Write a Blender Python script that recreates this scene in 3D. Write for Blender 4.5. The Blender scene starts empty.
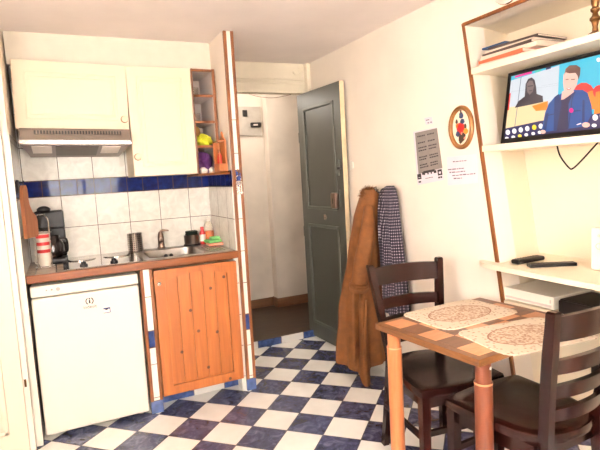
import bpy, bmesh, math, random
from mathutils import Vector, Matrix
random.seed(7)
C = bpy.context.scene.collection
sc = bpy.context.scene
PI = math.pi

# ------------------------------------------------------------------ camera
FPX = 503.454
YAW, TILT, ROLL = 0.44054, -0.09943, -0.05625
CAM = Vector((-0.54494, -3.06867, 1.34385))
fw = Vector((math.sin(YAW)*math.cos(TILT), math.cos(YAW)*math.cos(TILT), math.sin(TILT)))
rt = Vector((math.cos(YAW), -math.sin(YAW), 0)); up0 = rt.cross(fw)
RT = rt*math.cos(ROLL) + up0*math.sin(ROLL)
UP = up0*math.cos(ROLL) - rt*math.sin(ROLL)
cd = bpy.data.cameras.new('camera'); cam = bpy.data.objects.new('camera', cd); C.objects.link(cam)
cam.matrix_world = Matrix(((RT.x, UP.x, -fw.x, CAM.x), (RT.y, UP.y, -fw.y, CAM.y), (RT.z, UP.z, -fw.z, CAM.z), (0, 0, 0, 1)))
cd.sensor_fit = 'HORIZONTAL'; cd.sensor_width = 36; cd.lens = FPX/600*36
cd.clip_start = 0.02
sc.camera = cam

def ray(x, y): return fw + RT*((x-300)/FPX) - UP*((y-225)/FPX)
def hit(ax, val, x, y):
    d = ray(x, y); return CAM + d*((val-CAM[ax])/d[ax])
def hitp(p0, n, x, y):
    d = ray(x, y); return CAM + d*((Vector(p0)-CAM).dot(n)/d.dot(n))

# ------------------------------------------------------------------ materials
def lin(c): return c/12.92 if c <= 0.04045 else ((c+0.055)/1.055)**2.4
def rgb(r, g, b): return tuple(lin(c/255)**1.14 for c in (r, g, b))+(1,)

class Ex:
    def __init__(s, nt, v): s.nt, s.v = nt, v
    def _op(s, op, *o):
        n = s.nt.nodes.new('ShaderNodeMath'); n.operation = op
        for i, q in enumerate((s,)+o):
            q = q.v if isinstance(q, Ex) else q
            if isinstance(q, (int, float)): n.inputs[i].default_value = q
            else: s.nt.links.new(q, n.inputs[i])
        return Ex(s.nt, n.outputs[0])
    def __add__(s, o): return s._op('ADD', o)
    def __sub__(s, o): return s._op('SUBTRACT', o)
    def __mul__(s, o): return s._op('MULTIPLY', o)
    def fract(s): return s._op('FRACT')
    def floor(s): return s._op('FLOOR')
    def abs(s): return s._op('ABSOLUTE')
    def gt(s, o): return s._op('GREATER_THAN', o)
    def lt(s, o): return s._op('LESS_THAN', o)
    def max(s, o): return s._op('MAXIMUM', o)
    def min(s, o): return s._op('MINIMUM', o)

class Mat:
    def __init__(s, name, rough=0.5, metal=0.0, spec=0.5):
        s.m = bpy.data.materials.new(name); s.m.use_nodes = True
        s.nt = s.m.node_tree; s.p = s.nt.nodes['Principled BSDF']
        s.p.inputs['Roughness'].default_value = rough
        s.p.inputs['Metallic'].default_value = metal
        s.p.inputs['Specular IOR Level'].default_value = spec
        s._co = None
    def n(s, t): return s.nt.nodes.new(t)
    def l(s, a, b): s.nt.links.new(a, b)
    def geo(s):
        g = s.n('ShaderNodeNewGeometry'); x = s.n('ShaderNodeSeparateXYZ'); s.l(g.outputs['Position'], x.inputs[0])
        s._pos = g.outputs['Position']
        return [Ex(s.nt, x.outputs[i]) for i in range(3)]
    def obj(s):
        if s._co is None: s._co = s.n('ShaderNodeTexCoord').outputs['Object']
        return s._co
    def noise(s, scale, detail=3, stretch=None, co=None, rough=0.5, dist=0):
        n = s.n('ShaderNodeTexNoise'); n.inputs['Scale'].default_value = scale; n.inputs['Detail'].default_value = detail
        n.inputs['Roughness'].default_value = rough; n.inputs['Distortion'].default_value = dist
        co = co or s.obj()
        if stretch:
            m = s.n('ShaderNodeMapping'); m.inputs['Scale'].default_value = stretch; s.l(co, m.inputs[0]); co = m.outputs[0]
        s.l(co, n.inputs['Vector'])
        return n.outputs[0]
    def ramp(s, fac, stops):
        r = s.n('ShaderNodeValToRGB'); e = r.color_ramp.elements
        while len(e) < len(stops): e.new(0.5)
        for q, (p, c) in zip(e, stops): q.position = p; q.color = c
        s.l(fac.v if isinstance(fac, Ex) else fac, r.inputs[0])
        return r.outputs[0]
    def mix(s, fac, a, b):
        m = s.n('ShaderNodeMix'); m.data_type = 'RGBA'
        fac = fac.v if isinstance(fac, Ex) else fac
        if isinstance(fac, (int, float)): m.inputs[0].default_value = fac
        else: s.l(fac, m.inputs[0])
        for i, q in ((6, a), (7, b)):
            if isinstance(q, tuple): m.inputs[i].default_value = q
            else: s.l(q, m.inputs[i])
        return m.outputs[2]
    def color(s, c):
        if isinstance(c, tuple): s.p.inputs['Base Color'].default_value = c
        else: s.l(c, s.p.inputs['Base Color'])
        return s
    def bump(s, h, strength=0.2, dist=0.01):
        b = s.n('ShaderNodeBump'); b.inputs['Strength'].default_value = strength; b.inputs['Distance'].default_value = dist
        s.l(h.v if isinstance(h, Ex) else h, b.inputs['Height']); s.l(b.outputs[0], s.p.inputs['Normal']); return s

def plain(name, c, rough=0.5, metal=0.0, var=0.08, scale=14, bump=0.0, bscale=60, spec=0.5):
    m = Mat(name, rough, metal, spec)
    d = tuple(max(0, q*(1-var*1.6)) for q in c[:3])+(1,); h = tuple(min(1, q*(1+var)) for q in c[:3])+(1,)
    m.color(m.ramp(m.noise(scale), [(0.3, d), (0.7, h)]))
    if bump: m.bump(m.noise(bscale, 4), bump, 0.004)
    return m.m
def wood(name, a, b, stretch, rough=0.4, scale=6, spec=0.4):
    m = Mat(name, rough, spec=spec)
    f = m.noise(scale, 5, stretch, rough=0.6, dist=0.6)
    col = m.ramp(f, [(0.25, a), (0.55, tuple((p+q)/2 for p, q in zip(a, b))), (0.8, b)])
    m.color(col); m.bump(f, 0.08, 0.003)
    return m.m

def tiles(name, axis, off, rough=0.13):
    """20 cm white wall tiles with a 10 cm navy border course at 1.295-1.395 m; h runs along world X or Y"""
    m = Mat(name, rough, spec=0.11); p = m.geo(); h, z = p[axis], p[2]
    big = ((h-off)*5).fract(); bz = ((z-1.295)*5).fract()
    up = ((z-1.395)*5).fract()
    band = z.gt(1.295)*z.lt(1.395)
    sm = ((h-off)*10).fract()
    g1 = ((big-0.5).abs().gt(0.491)).max((bz-0.5).abs().gt(0.491)*z.lt(1.30))
    g1 = g1.max((up-0.5).abs().gt(0.491)*z.gt(1.39))
    g2 = (sm-0.5).abs().gt(0.475).max((z-1.345).abs().gt(0.0462))
    n = m.noise(16, 4, co=m._pos, dist=1.0)
    white = m.ramp(n, [(0.3, rgb(222, 217, 208)), (0.7, rgb(240, 236, 228))])
    blue = m.ramp(m.noise(26, 4, co=m._pos), [(0.3, rgb(16, 26, 72)), (0.75, rgb(36, 56, 118))])
    g = g1*(Ex(m.nt, band.v)*-1+1) + g2*band
    col = m.mix(band, white, blue)
    m.color(m.mix(g, col, rgb(96, 72, 58)))
    m.bump(Ex(m.nt, n)*0.35*(Ex(m.nt, band.v)*-1+1) - g*1.0, 0.25, 0.006)
    r = g*0.5+rough-band*0.09; m.l(r.v, m.p.inputs['Roughness'])
    return m.m

def post_tiles(name):
    m = Mat(name, 0.2); x, y, z = m.geo()
    blue = z.gt(0.395)*z.lt(0.495)
    blue = blue.max(z.lt(0.075)).max(z.gt(1.295)*z.lt(1.395))
    f = ((z-0.095)*5).fract()
    g = ((f-0.5).abs().gt(0.49)).max((z-0.395).abs().lt(0.003)).max((z-0.495).abs().lt(0.003)).max((z-0.075).abs().lt(0.003)) * z.lt(1.7)
    n = m.noise(22, 4, co=m._pos)
    b = m.ramp(n, [(0.3, rgb(24, 42, 96)), (0.7, rgb(58, 84, 142))])
    m.color(m.mix(g, m.mix(blue, rgb(240, 236, 228), b), rgb(120, 98, 84)))
    return m.m

def skirting(name, axis, off):
    m = Mat(name, 0.2); p = m.geo(); h = p[axis]
    k = ((h-off)*2.5).fract().lt(0.5)
    g = (((h-off)*5).fract()-0.5).abs().gt(0.488)
    n = m.noise(30, 4, co=m._pos)
    b = m.ramp(n, [(0.3, rgb(40, 56, 100)), (0.7, rgb(86, 108, 158))])
    m.color(m.mix(g, m.mix(k, rgb(232, 228, 222), b), rgb(120, 100, 88)))
    return m.m

def floor_mat():
    m = Mat('checker_tiles', 0.2); x, y, z = m.geo()
    u = (x-y)*(1/0.28284); v = (x+y)*(-1/0.28284)
    fu, fv = u.fract(), v.fract()
    par = ((u.floor()+v.floor())*0.5).fract().lt(0.25)
    g = (fu-0.5).abs().gt(0.488).max((fv-0.5).abs().gt(0.488))
    n = m.noise(17, 6, co=m._pos, rough=0.62, dist=1.2)
    navy = m.ramp(n, [(0.32, rgb(46, 47, 66)), (0.52, rgb(78, 81, 110)), (0.72, rgb(126, 128, 152))])
    n2 = m.noise(7, 3, co=m._pos)
    white = m.ramp(n2, [(0.3, rgb(236, 233, 226)), (0.7, rgb(248, 246, 240))])
    m.color(m.mix(g, m.mix(par, white, navy), rgb(52, 40, 42)))
    m.bump(g*-1.0, 0.35, 0.003)
    r = g*0.5+0.17; m.l(r.v, m.p.inputs['Roughness'])
    return m.m

def plaid_mat():
    m = Mat('plaid_cloth', 0.9)
    uv = m.n('ShaderNodeUVMap').outputs[0]; s = m.n('ShaderNodeSeparateXYZ'); m.l(uv, s.inputs[0])
    u, v = Ex(m.nt, s.outputs[0]), Ex(m.nt, s.outputs[1])
    a = ((u*42).fract()-0.5).abs().lt(0.13); b = ((v*42).fract()-0.5).abs().lt(0.13)
    f = a*0.5+b*0.5
    m.color(m.ramp(f, [(0.0, rgb(34, 26, 40)), (0.5, rgb(88, 78, 92)), (1.0, rgb(196, 184, 188))]))
    return m.m

def mat_lace():
    m = Mat('lace_mat', 0.85)
    co = m.obj(); s = m.n('ShaderNodeSeparateXYZ'); m.l(co, s.inputs[0])
    X, Y = Ex(m.nt, s.outputs[0]), Ex(m.nt, s.outputs[1])
    r2 = (X*X)*(1/0.155**2)+(Y*Y)*(1/0.098**2)
    ring = (r2-1.0).abs().lt(0.05)
    inner = r2.lt(1.0)
    v = m.n('ShaderNodeTexVoronoi'); v.inputs['Scale'].default_value = 56; m.l(co, v.inputs['Vector'])
    spk = m.ramp(v.outputs['Distance'], [(0.16, rgb(166, 142, 122)), (0.36, rgb(212, 196, 176))])
    spk2 = m.ramp(m.noise(90, 4), [(0.40, rgb(170, 136, 114)), (0.54, rgb(208, 188, 166))])
    c = m.mix(inner, spk, spk2)
    m.color(m.mix(ring, c, rgb(164, 124, 104)))
    m.bump(m.noise(240, 2), 0.3, 0.003)
    return m.m

def pine_mat():
    m = Mat('orange_pine', 0.38)
    f = m.noise(5, 5, (9, 9, 0.5), rough=0.6, dist=0.1)
    col = m.ramp(f, [(0.25, rgb(152, 90, 42)), (0.55, rgb(174, 106, 54)), (0.82, rgb(192, 126, 70))])
    sp_ = m.n('ShaderNodeSeparateXYZ'); m.l(m.obj(), sp_.inputs[0]); cb_ = m.n('ShaderNodeCombineXYZ'); m.l(sp_.outputs[0], cb_.inputs[0]); m.l(sp_.outputs[2], cb_.inputs[1])
    v = m.n('ShaderNodeTexVoronoi'); v.voronoi_dimensions = '2D'; v.inputs['Scale'].default_value = 5.6; m.l(cb_.outputs[0], v.inputs['Vector'])
    col = m.mix(Ex(m.nt, v.outputs['Distance']).lt(0.055), col, rgb(80, 34, 14))
    m.color(col); m.bump(f, 0.03, 0.002)
    return m.m

def emis(name, c, k):
    m = Mat(name, 0.25); m.color((0.02, 0.02, 0.02, 1)); m.p.inputs['Emission Color'].default_value = c; m.p.inputs['Emission Strength'].default_value = k
    return m.m

M = {}
M['floor'] = floor_mat()
M['tile_x'] = tiles('wall_tile_back', 0, -0.14)
M['tile_y'] = tiles('wall_tile_side', 1, 0.02)
M['post'] = post_tiles('post_tile')
M['skirt_x'] = skirting('skirting_x', 0, -0.10)
M['skirt_t'] = skirting('skirting_threshold', 0, 0.756)
M['skirt_y'] = skirting('skirting_y', 1, -0.60)
M['wall'] = plain('cream_wall', rgb(238, 226, 212), 0.75, var=0.025, scale=4, bump=0.12, bscale=30)
M['wall_hall'] = plain('hall_plaster', rgb(212, 202, 190), 0.8, var=0.10, scale=3, bump=0.15, bscale=14)
M['ceiling'] = plain('ceiling_paint', rgb(240, 230, 224), 0.8, var=0.03, scale=3, bump=0.05)
M['soffit'] = plain('soffit_board', rgb(222, 212, 196), 0.6, var=0.02)
M['lintel'] = plain('lintel_paint', rgb(232, 222, 202), 0.55, var=0.02)
M['cream'] = plain('cream_laminate', rgb(232, 213, 187), 0.4, var=0.012, scale=4)
M['creamdoor'] = plain('cream_gloss_paint', rgb(236, 218, 198), 0.45, var=0.012, scale=4)
M['white'] = plain('white_enamel', rgb(232, 225, 212), 0.3, var=0.012, scale=4)
M['shelfw'] = plain('white_melamine', rgb(234, 220, 198), 0.35, var=0.012, scale=4)
M['greywhite'] = plain('inner_white', rgb(206, 192, 184), 0.6, var=0.03)
M['trim'] = wood('brown_trim_wood', rgb(112, 66, 30), rgb(156, 98, 52), (8, 8, 0.8), 0.4, 8)
M['nose'] = wood('counter_wood', rgb(110, 62, 28), rgb(152, 92, 48), (0.8, 8, 8), 0.35, 8)
M['pine'] = pine_mat()
M['hallfloor'] = wood('hall_floor', rgb(48, 35, 26), rgb(84, 62, 46), (1, 6, 1), 0.35, 5, spec=0.25)
M['hallskirt'] = wood('hall_skirting', rgb(96, 66, 44), rgb(138, 100, 70), (1, 1, 8), 0.5, 6)
M['door'] = plain('grey_green_paint', rgb(82, 82, 74), 0.42, var=0.06, scale=5, bump=0.05, bscale=20)
M['doorl'] = plain('grey_green_paint_light', rgb(94, 95, 87), 0.4, var=0.05, scale=8)  # lighter copy of the door paint, puts bevel highlights into the panel mouldings
M['dooredge'] = plain('door_edge_cream', rgb(226, 206, 172), 0.5, var=0.08)
M['steel'] = plain('brushed_steel', (0.34, 0.30, 0.265, 1), 0.28, 1.0, var=0.06, scale=30)
M['polish'] = plain('polished_steel', (0.46, 0.42, 0.39, 1), 0.14, 1.0, var=0.03, scale=20)
M['hood'] = plain('hood_metal', rgb(128, 114, 102), 0.35, 0.5, var=0.03)
M['hoodf'] = plain('hood_filter', rgb(88, 74, 64), 0.45, 0.4, var=0.1, scale=60)
M['chrome'] = plain('chrome', (0.75, 0.72, 0.68, 1), 0.15, 1.0, var=0.02)
M['bronze'] = plain('lock_box_metal', rgb(140, 118, 104), 0.3, 0.8, var=0.06)
M['brass'] = plain('aged_brass', rgb(120, 84, 46), 0.35, 0.7, var=0.12, scale=40)
M['gold'] = plain('gilt_frame', rgb(150, 104, 56), 0.4, 0.3, var=0.1, scale=30)
M['black'] = plain('black_plastic', rgb(28, 23, 23), 0.42, var=0.05, spec=0.25)
dg = Mat('dark_glass', 0.08, spec=0.4); dg.color(rgb(40, 30, 28)); M['darkglass'] = dg.m
M['dark'] = plain('dark_slot', rgb(32, 24, 20), 0.6, var=0.05)
M['darkbox'] = plain('dark_matt_plastic', rgb(36, 26, 24), 0.45, var=0.08)
M['chair'] = wood('dark_stained_wood', rgb(32, 13, 10), rgb(54, 25, 19), (7, 7, 1), 0.24, 6, spec=0.35)
M['coat'] = plain('tan_suede', rgb(128, 80, 36), 0.85, var=0.16, scale=22, bump=0.35, bscale=120)
M['fur'] = plain('tan_fur', rgb(132, 82, 38), 0.9, var=0.2, scale=60)
M['plaid'] = plaid_mat()
M['lace'] = mat_lace()
M['board'] = wood('beech_board', rgb(150, 94, 62), rgb(180, 124, 86), (8, 8, 1), 0.5, 6)
M['tedge'] = wood('table_edge_wood', rgb(98, 62, 34), rgb(138, 94, 56), (1, 1, 9), 0.35, 9)
M['tlegl'] = wood('pale_leg_wood', rgb(170, 102, 62), rgb(196, 130, 88), (8, 8, 0.8), 0.35, 7)
M['tlegr'] = wood('red_leg_wood', rgb(104, 56, 38), rgb(132, 78, 54), (8, 8, 0.8), 0.35, 7)
M['sq_l'] = wood('pale_parquet', rgb(190, 136, 98), rgb(210, 160, 122), (2, 9, 1), 0.35, 7)
M['sq_d'] = wood('brown_parquet', rgb(98, 64, 42), rgb(132, 90, 60), (2, 9, 1), 0.35, 7)
M['paper'] = plain('paper', rgb(222, 212, 218), 0.8, var=0.015)
M['paperg'] = plain('printed_paper', rgb(142, 132, 126), 0.7, var=0.06, scale=40)
M['ink'] = plain('ink', rgb(58, 48, 50), 0.8, var=0.05)
M['inkl'] = plain('pale_ink', rgb(128, 110, 124), 0.8, var=0.05)
M['red'] = plain('red_print', rgb(196, 44, 44), 0.4, var=0.06)
M['orange'] = plain('orange_soap', rgb(236, 134, 24), 0.3, var=0.06)
M['yellow'] = plain('yellow_green_cloth', rgb(196, 196, 44), 0.8, var=0.12, scale=40)
M['green'] = plain('green_sponge', rgb(126, 192, 118), 0.85, var=0.1, scale=60, bump=0.4)
M['dgreen'] = plain('scouring_pad', rgb(32, 52, 40), 0.9, var=0.15, scale=80, bump=0.4)
M['pink'] = plain('pink_sponge', rgb(232, 160, 134), 0.85, var=0.1, scale=60, bump=0.4)
M['purple'] = plain('purple_cloth', rgb(96, 44, 104), 0.85, var=0.15, scale=40)
M['mustard'] = plain('brown_paper', rgb(172, 128, 66), 0.8, var=0.12, scale=20)
M['wpack'] = plain('white_packet', rgb(230, 216, 206), 0.6, var=0.1, scale=40)
M['navy'] = plain('navy_item', rgb(34, 60, 130), 0.4, var=0.08)
M['lbl'] = plain('label_white', rgb(238, 230, 220), 0.5, var=0.03)
gl = Mat('clear_plastic', 0.06); gl.color(rgb(244, 240, 232)); gl.p.inputs['Transmission Weight'].default_value = 0.9; gl.p.inputs['IOR'].default_value = 1.12; M['clear'] = gl.m
wg = Mat('window_glass', 0.02); wg.color((1, 1, 1, 1)); wg.p.inputs['Transmission Weight'].default_value = 1.0; wg.p.inputs['IOR'].default_value = 1.0; M['glass'] = wg.m
M['mag1'] = plain('blue_cover', rgb(44, 80, 120), 0.4, var=0.2, scale=20)
M['mag2'] = plain('dark_cover', rgb(92, 74, 66), 0.5, var=0.1)
M['mag3'] = plain('red_cover', rgb(214, 106, 72), 0.4, var=0.12, scale=20)
M['mag4'] = plain('pale_cover', rgb(228, 208, 192), 0.5, var=0.05)
M['meter'] = plain('meter_board', rgb(176, 168, 158), 0.6, var=0.1, scale=12)
M['foot'] = plain('blue_foot_tile', rgb(88, 104, 146), 0.25, var=0.2, scale=30)
M['canvas'] = plain('needlework_ground', rgb(240, 226, 204), 0.9, var=0.04, scale=120, bump=0.2, bscale=200)

# ------------------------------------------------------------------ mesh building
class MB:
    def __init__(s): s.bm = bmesh.new(); s.mi = 0; s.bev = False
    def _set(s, faces):
        for f in faces: f.material_index = s.mi
    def box(s, a, b, bev=0.0, seg=2, rot=None, cen=None):
        """box from corner a to corner b, bevelled; rot is an Euler turned about cen"""
        a, b = Vector(a), Vector(b); c = (a+b)/2; d = b-a
        r = bmesh.ops.create_cube(s.bm, size=1); vs = r['verts']
        for v in vs: v.co = Vector((v.co.x*abs(d.x), v.co.y*abs(d.y), v.co.z*abs(d.z)))+c
        if bev:
            s.bev = True
            es = list({e for v in vs for e in v.link_edges})
            r2 = bmesh.ops.bevel(s.bm, geom=es, offset=min(bev, min(abs(d.x), abs(d.y), abs(d.z))*0.49), segments=seg, profile=0.5, affect='EDGES')
            vs = list({v for f in r2['faces'] for v in f.verts} | {v for v in vs if v.is_valid})
        if rot is not None:
            q = rot if isinstance(rot, Matrix) else Matrix.Rotation(rot, 3, 'Z')
            o = Vector(cen) if cen is not None else c
            for v in vs: v.co = q @ (v.co-o) + o
        s._set({f for v in vs for f in v.link_faces}); return s
    def rings(s, rings, cap=True, closed=True, uv=False):
        bm = s.bm; R = [[bm.verts.new(p) for p in r] for r in rings]; fs = []
        n = len(R[0])
        for i in range(len(R)-1):
            for j in range(n if closed else n-1):
                k = (j+1) % n
                fs.append(bm.faces.new((R[i][j], R[i][k], R[i+1][k], R[i+1][j])))
        if cap and closed:
            fs.append(bm.faces.new(R[0][::-1])); fs.append(bm.faces.new(R[-1]))
        s._set(fs); return s
    def cyl(s, p0, p1, r0, r1=None, n=20, cap=True):
        r1 = r0 if r1 is None else r1
        p0, p1 = Vector(p0), Vector(p1); d = (p1-p0).normalized()
        a = d.orthogonal().normalized(); b = d.cross(a)
        c = [(math.cos(2*PI*i/n), math.sin(2*PI*i/n)) for i in range(n)]
        return s.rings([[p+(a*x+b*y)*r for x, y in c] for p, r in ((p0, r0), (p1, r1))], cap)
    def lathe(s, prof, o, ax=(0, 0, 1), n=28, cap=True):
        """profile of (radius, distance along ax)"""
        o = Vector(o); d = Vector(ax).normalized(); a = d.orthogonal().normalized(); b = d.cross(a)
        return s.rings([[o+d*h+(a*math.cos(2*PI*i/n)+b*math.sin(2*PI*i/n))*max(r, 1e-4) for i in range(n)] for r, h in prof], cap)
    def tube(s, pts, r, n=10, smooth=True):
        pts = [Vector(p) for p in pts]; m = len(pts)
        rs = r if isinstance(r, (list, tuple)) else [r]*m
        if smooth and m > 2:
            q = []; qr = []
            for i in range(m-1):
                p0, p1, p2, p3 = pts[max(i-1, 0)], pts[i], pts[i+1], pts[min(i+2, m-1)]
                for k in range(6):
                    t = k/6
                    q.append(0.5*((2*p1)+(p2-p0)*t+(2*p0-5*p1+4*p2-p3)*t*t+(3*p1-p0-3*p2+p3)*t**3)); qr.append(rs[i]+(rs[i+1]-rs[i])*t)
            q.append(pts[-1]); qr.append(rs[-1]); pts, rs = q, qr; m = len(pts)
        t = [(pts[min(i+1, m-1)]-pts[max(i-1, 0)]).normalized() for i in range(m)]
        a = t[0].orthogonal().normalized(); out = []
        for i in range(m):
            a = (a-t[i]*a.dot(t[i])).normalized(); b = t[i].cross(a)
            out.append([pts[i]+(a*math.cos(2*PI*j/n)+b*math.sin(2*PI*j/n))*rs[i] for j in range(n)])
        return s.rings(out)
    def prism(s, poly, off):
        """polygon of 3-D points pushed along the vector off"""
        off = Vector(off); A = [s.bm.verts.new(p) for p in poly]; B = [s.bm.verts.new(Vector(p)+off) for p in poly]; n = len(A)
        fs = [s.bm.faces.new(A), s.bm.faces.new(B[::-1])]
        for i in range(n): fs.append(s.bm.faces.new((A[i], B[i], B[(i+1) % n], A[(i+1) % n])))
        s._set(fs); return s
    def torus(s, o, ax, R, r, n=28, k=8):
        o = Vector(o); d = Vector(ax).normalized(); a = d.orthogonal().normalized(); b = d.cross(a); out = []
        for i in range(n+1):
            t = 2*PI*i/n; e = a*math.cos(t)+b*math.sin(t)
            out.append([o+e*(R+r*math.cos(2*PI*j/k))+d*r*math.sin(2*PI*j/k) for j in range(k)])
        return s.rings(out, cap=False)
    def blob(s, c, rad, seed=0, rough=0.12, n=3, flat=True):
        r = bmesh.ops.create_icosphere(s.bm, subdivisions=n, radius=1); rnd = random.Random(seed)
        ph = [rnd.uniform(0, 6) for _ in range(6)]
        for v in r['verts']:
            p = v.co.copy(); k = 1+rough*(math.sin(5*p.x+ph[0])*math.sin(6*p.y+ph[1])+0.6*math.sin(9*p.z+ph[2]+4*p.x))
            q = Vector((p.x*rad[0], p.y*rad[1], p.z*rad[2]))*k
            if flat: q.z = max(q.z, -rad[2]*0.62)
            v.co = q+Vector(c)
        s._set({f for v in r['verts'] for f in v.link_faces}); return s
    def build(s, name, mat, parent=None, angle=35, local=False, uvf=None):
        bm = s.bm
        bmesh.ops.remove_doubles(bm, verts=bm.verts, dist=1e-6)
        bmesh.ops.recalc_face_normals(bm, faces=bm.faces)
        me = bpy.data.meshes.new(name); o = bpy.data.objects.new(name, me)
        if parent is not None:
            o.parent = parent; w = Vector()
            q = parent
            while q is not None: w += q.location; q = q.parent
            if not local: bmesh.ops.translate(bm, vec=-w, verts=bm.verts)
        elif not local:
            xs = [v.co for v in bm.verts]
            lo = Vector([min(v[i] for v in xs) for i in range(3)]); hi = Vector([max(v[i] for v in xs) for i in range(3)])
            b = Vector(((lo.x+hi.x)/2, (lo.y+hi.y)/2, lo.z)); bmesh.ops.translate(bm, vec=-b, verts=bm.verts); o.location = b
        bm.to_mesh(me); bm.free()
        for m in (mat if isinstance(mat, (list, tuple)) else [mat]): me.materials.append(m)
        for p in me.polygons: p.use_smooth = True
        me.set_sharp_from_angle(angle=math.radians(angle))
        if s.bev:
            wn = o.modifiers.new('weighted_normal', 'WEIGHTED_NORMAL'); wn.keep_sharp = True
        C.objects.link(o); return o

def tag(o, label=None, cat=None, group=None, kind=None):
    for k, v in (('label', label), ('category', cat), ('group', group), ('kind', kind)):
        if v: o[k] = v
    return o
def thing(name, loc, label, cat, group=None, kind=None):
    o = bpy.data.objects.new(name, None); C.objects.link(o); o.location = loc; o.empty_display_size = 0.05
    return tag(o, label, cat, group, kind)
def struct(o): o['kind'] = 'structure'; return o
def bx(a, b, bev=0.0, **k): return MB().box(a, b, bev, **k)

# ------------------------------------------------------------------ the room
ZC = 2.215; XW = 1.33; XL = -0.745; YB = 0.42
struct(bx((-1.5, -4.05, -0.06), (1.75, 0.6, 0)).build('floor', M['floor']))
struct(bx((0.2, 0.602, -0.06), (2.5, 1.75, 0.05)).build('floor_hall', M['hallfloor']))
struct(bx((-1.6, -4.15, ZC), (1.9, 0.72, ZC+0.08)).build('ceiling', M['ceiling']))
struct(bx((0.2, 0.72, 2.30), (2.6, 1.8, 2.36)).build('ceiling_hall', M['ceiling']))
struct(bx((-0.85, YB, 0), (0.45, YB+0.1, ZC)).build('wall_back', M['tile_x']))
struct(bx((XL-0.1, -0.16, 0), (XL-0.004, YB, ZC)).build('wall_left', M['wall']))
struct(bx((XL-0.004, -0.16, 0), (XL, YB, 1.63)).build('wall_left_tiling', M['tile_y']))
struct(bx((XL-0.03, -0.168, 0), (XL+0.001, -0.16, 1.63), 0.002).build('trim_left', M['white']))
struct(bx((-1.6, -0.16, 0), (XL-0.1, -0.06, ZC)).build('wall_left_return', M['wall']))
mb = MB(); sy0, sy1, sz0, sz1 = -3.3, -2.2, 0.85, 2.05
mb.box((-1.6, -4.05, 0), (-1.5, sy0, ZC)); mb.box((-1.6, sy1, 0), (-1.5, -0.16, ZC)); mb.box((-1.6, sy0, 0), (-1.5, sy1, sz0)); mb.box((-1.6, sy0, sz1), (-1.5, sy1, ZC))
struct(mb.build('wall_side', M['wall']))
w2 = struct(thing('added_window', (-1.55, (sy0+sy1)/2, sz0), None, None)); mb = MB()  # unseen window, added so that light from this side evens out the right wall
for a, b in (((sy0, sz0), (sy1, sz0+0.05)), ((sy0, sz1-0.05), (sy1, sz1)), ((sy0, sz0), (sy0+0.05, sz1)), ((sy1-0.05, sz0), (sy1, sz1)), ((-2.775, sz0), (-2.725, sz1))):
    mb.box((-1.575, a[0], a[1]), (-1.525, b[0], b[1]), 0.004)
mb.build('window_frame', M['white'], w2)
bx((-1.552, sy0+0.05, sz0+0.05), (-1.548, sy1-0.05, sz1-0.05)).build('pane', M['glass'], w2)
# partition between the kitchen corner and the hall
struct(bx((0.411, -0.108, 0), (0.468, 0.6, ZC)).build('wall_partition', M['wall']))
struct(bx((0.406, -0.108, 0.90), (0.411, YB, 1.395)).build('wall_partition_tiling', M['tile_y']))
# right wall with its leaning alcove
mb = MB(); t = (0.12, 0, 0)
def sy(z): return -1.123-0.161*(2.026-z)
mb.prism([(XW, 0.72, 0), (XW, 0.72, ZC), (XW, sy(2.026), ZC), (XW, sy(2.026), 2.026), (XW, sy(0), 0)], t)
mb.prism([(XW, sy(2.026), 2.026), (XW, sy(2.026), ZC), (XW, -2.6, ZC), (XW, -2.6, 2.026)], t)
mb.prism([(XW, -2.6, 0), (XW, -2.6, ZC), (XW, -4.05, ZC), (XW, -4.05, 0)], t)
struct(mb.build('wall_right', M['wall']))
XA = 1.68
mb = MB()
mb.prism([(XW+0.12, sy(2.05), 2.05), (XA, sy(2.05)+0.06, 2.05), (XA, sy(0)+0.06, 0), (XW+0.12, sy(0), 0)], (0, 0.05, 0))
mb.box((XA, -2.7, 0), (XA+0.06, -0.95, 2.1)); mb.box((XW+0.12, -2.65, 0), (XA, -2.6, 2.1))
mb.box((XW+0.11, -2.65, 2.026), (XA+0.03, -0.95, 2.09))
struct(mb.build('wall_alcove', M['shelfw']))
mb = MB()
mb.prism([(XW-0.006, sy(2.04)+0.016, 2.04), (XW-0.006, sy(2.04)-0.002, 2.026), (XW-0.006, sy(0)-0.002, 0), (XW-0.006, sy(0)+0.016, 0)], (0.012, 0, 0))
mb.box((XW-0.006, -2.6, 2.026), (XW+0.006, sy(2.04)+0.01, 2.042))
struct(mb.build('trim_alcove', M['trim']))
# wall behind the camera with its window
mb = MB(); wx0, wx1, wz0, wz1 = -0.72, 0.30, 0.75, 2.10
mb.box((-1.6, -4.15, 0), (wx0, -4.05, ZC)); mb.box((wx1, -4.15, 0), (1.75, -4.05, ZC))
mb.box((wx0, -4.15, 0), (wx1, -4.05, wz0)); mb.box((wx0, -4.15, wz1), (wx1, -4.05, ZC))
struct(mb.build('wall_front', M['wall']))
w = struct(thing('window_1', (-0.21, -4.1, wz0), None, None))
mb = MB()
for a, b in (((wx0, wz0), (wx1, wz0+0.05)), ((wx0, wz1-0.05), (wx1, wz1)), ((wx0, wz0), (wx0+0.05, wz1)), ((wx1-0.05, wz0), (wx1, wz1)), ((-0.235, wz0), (-0.185, wz1))):
    mb.box((a[0], -4.125, a[1]), (b[0], -4.075, b[1]), 0.004)
mb.build('window_frame', M['white'], w)
bx((wx0+0.05, -4.102, wz0+0.05), (wx1-0.05, -4.098, wz1-0.05)).build('pane', M['glass'], w)
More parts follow.
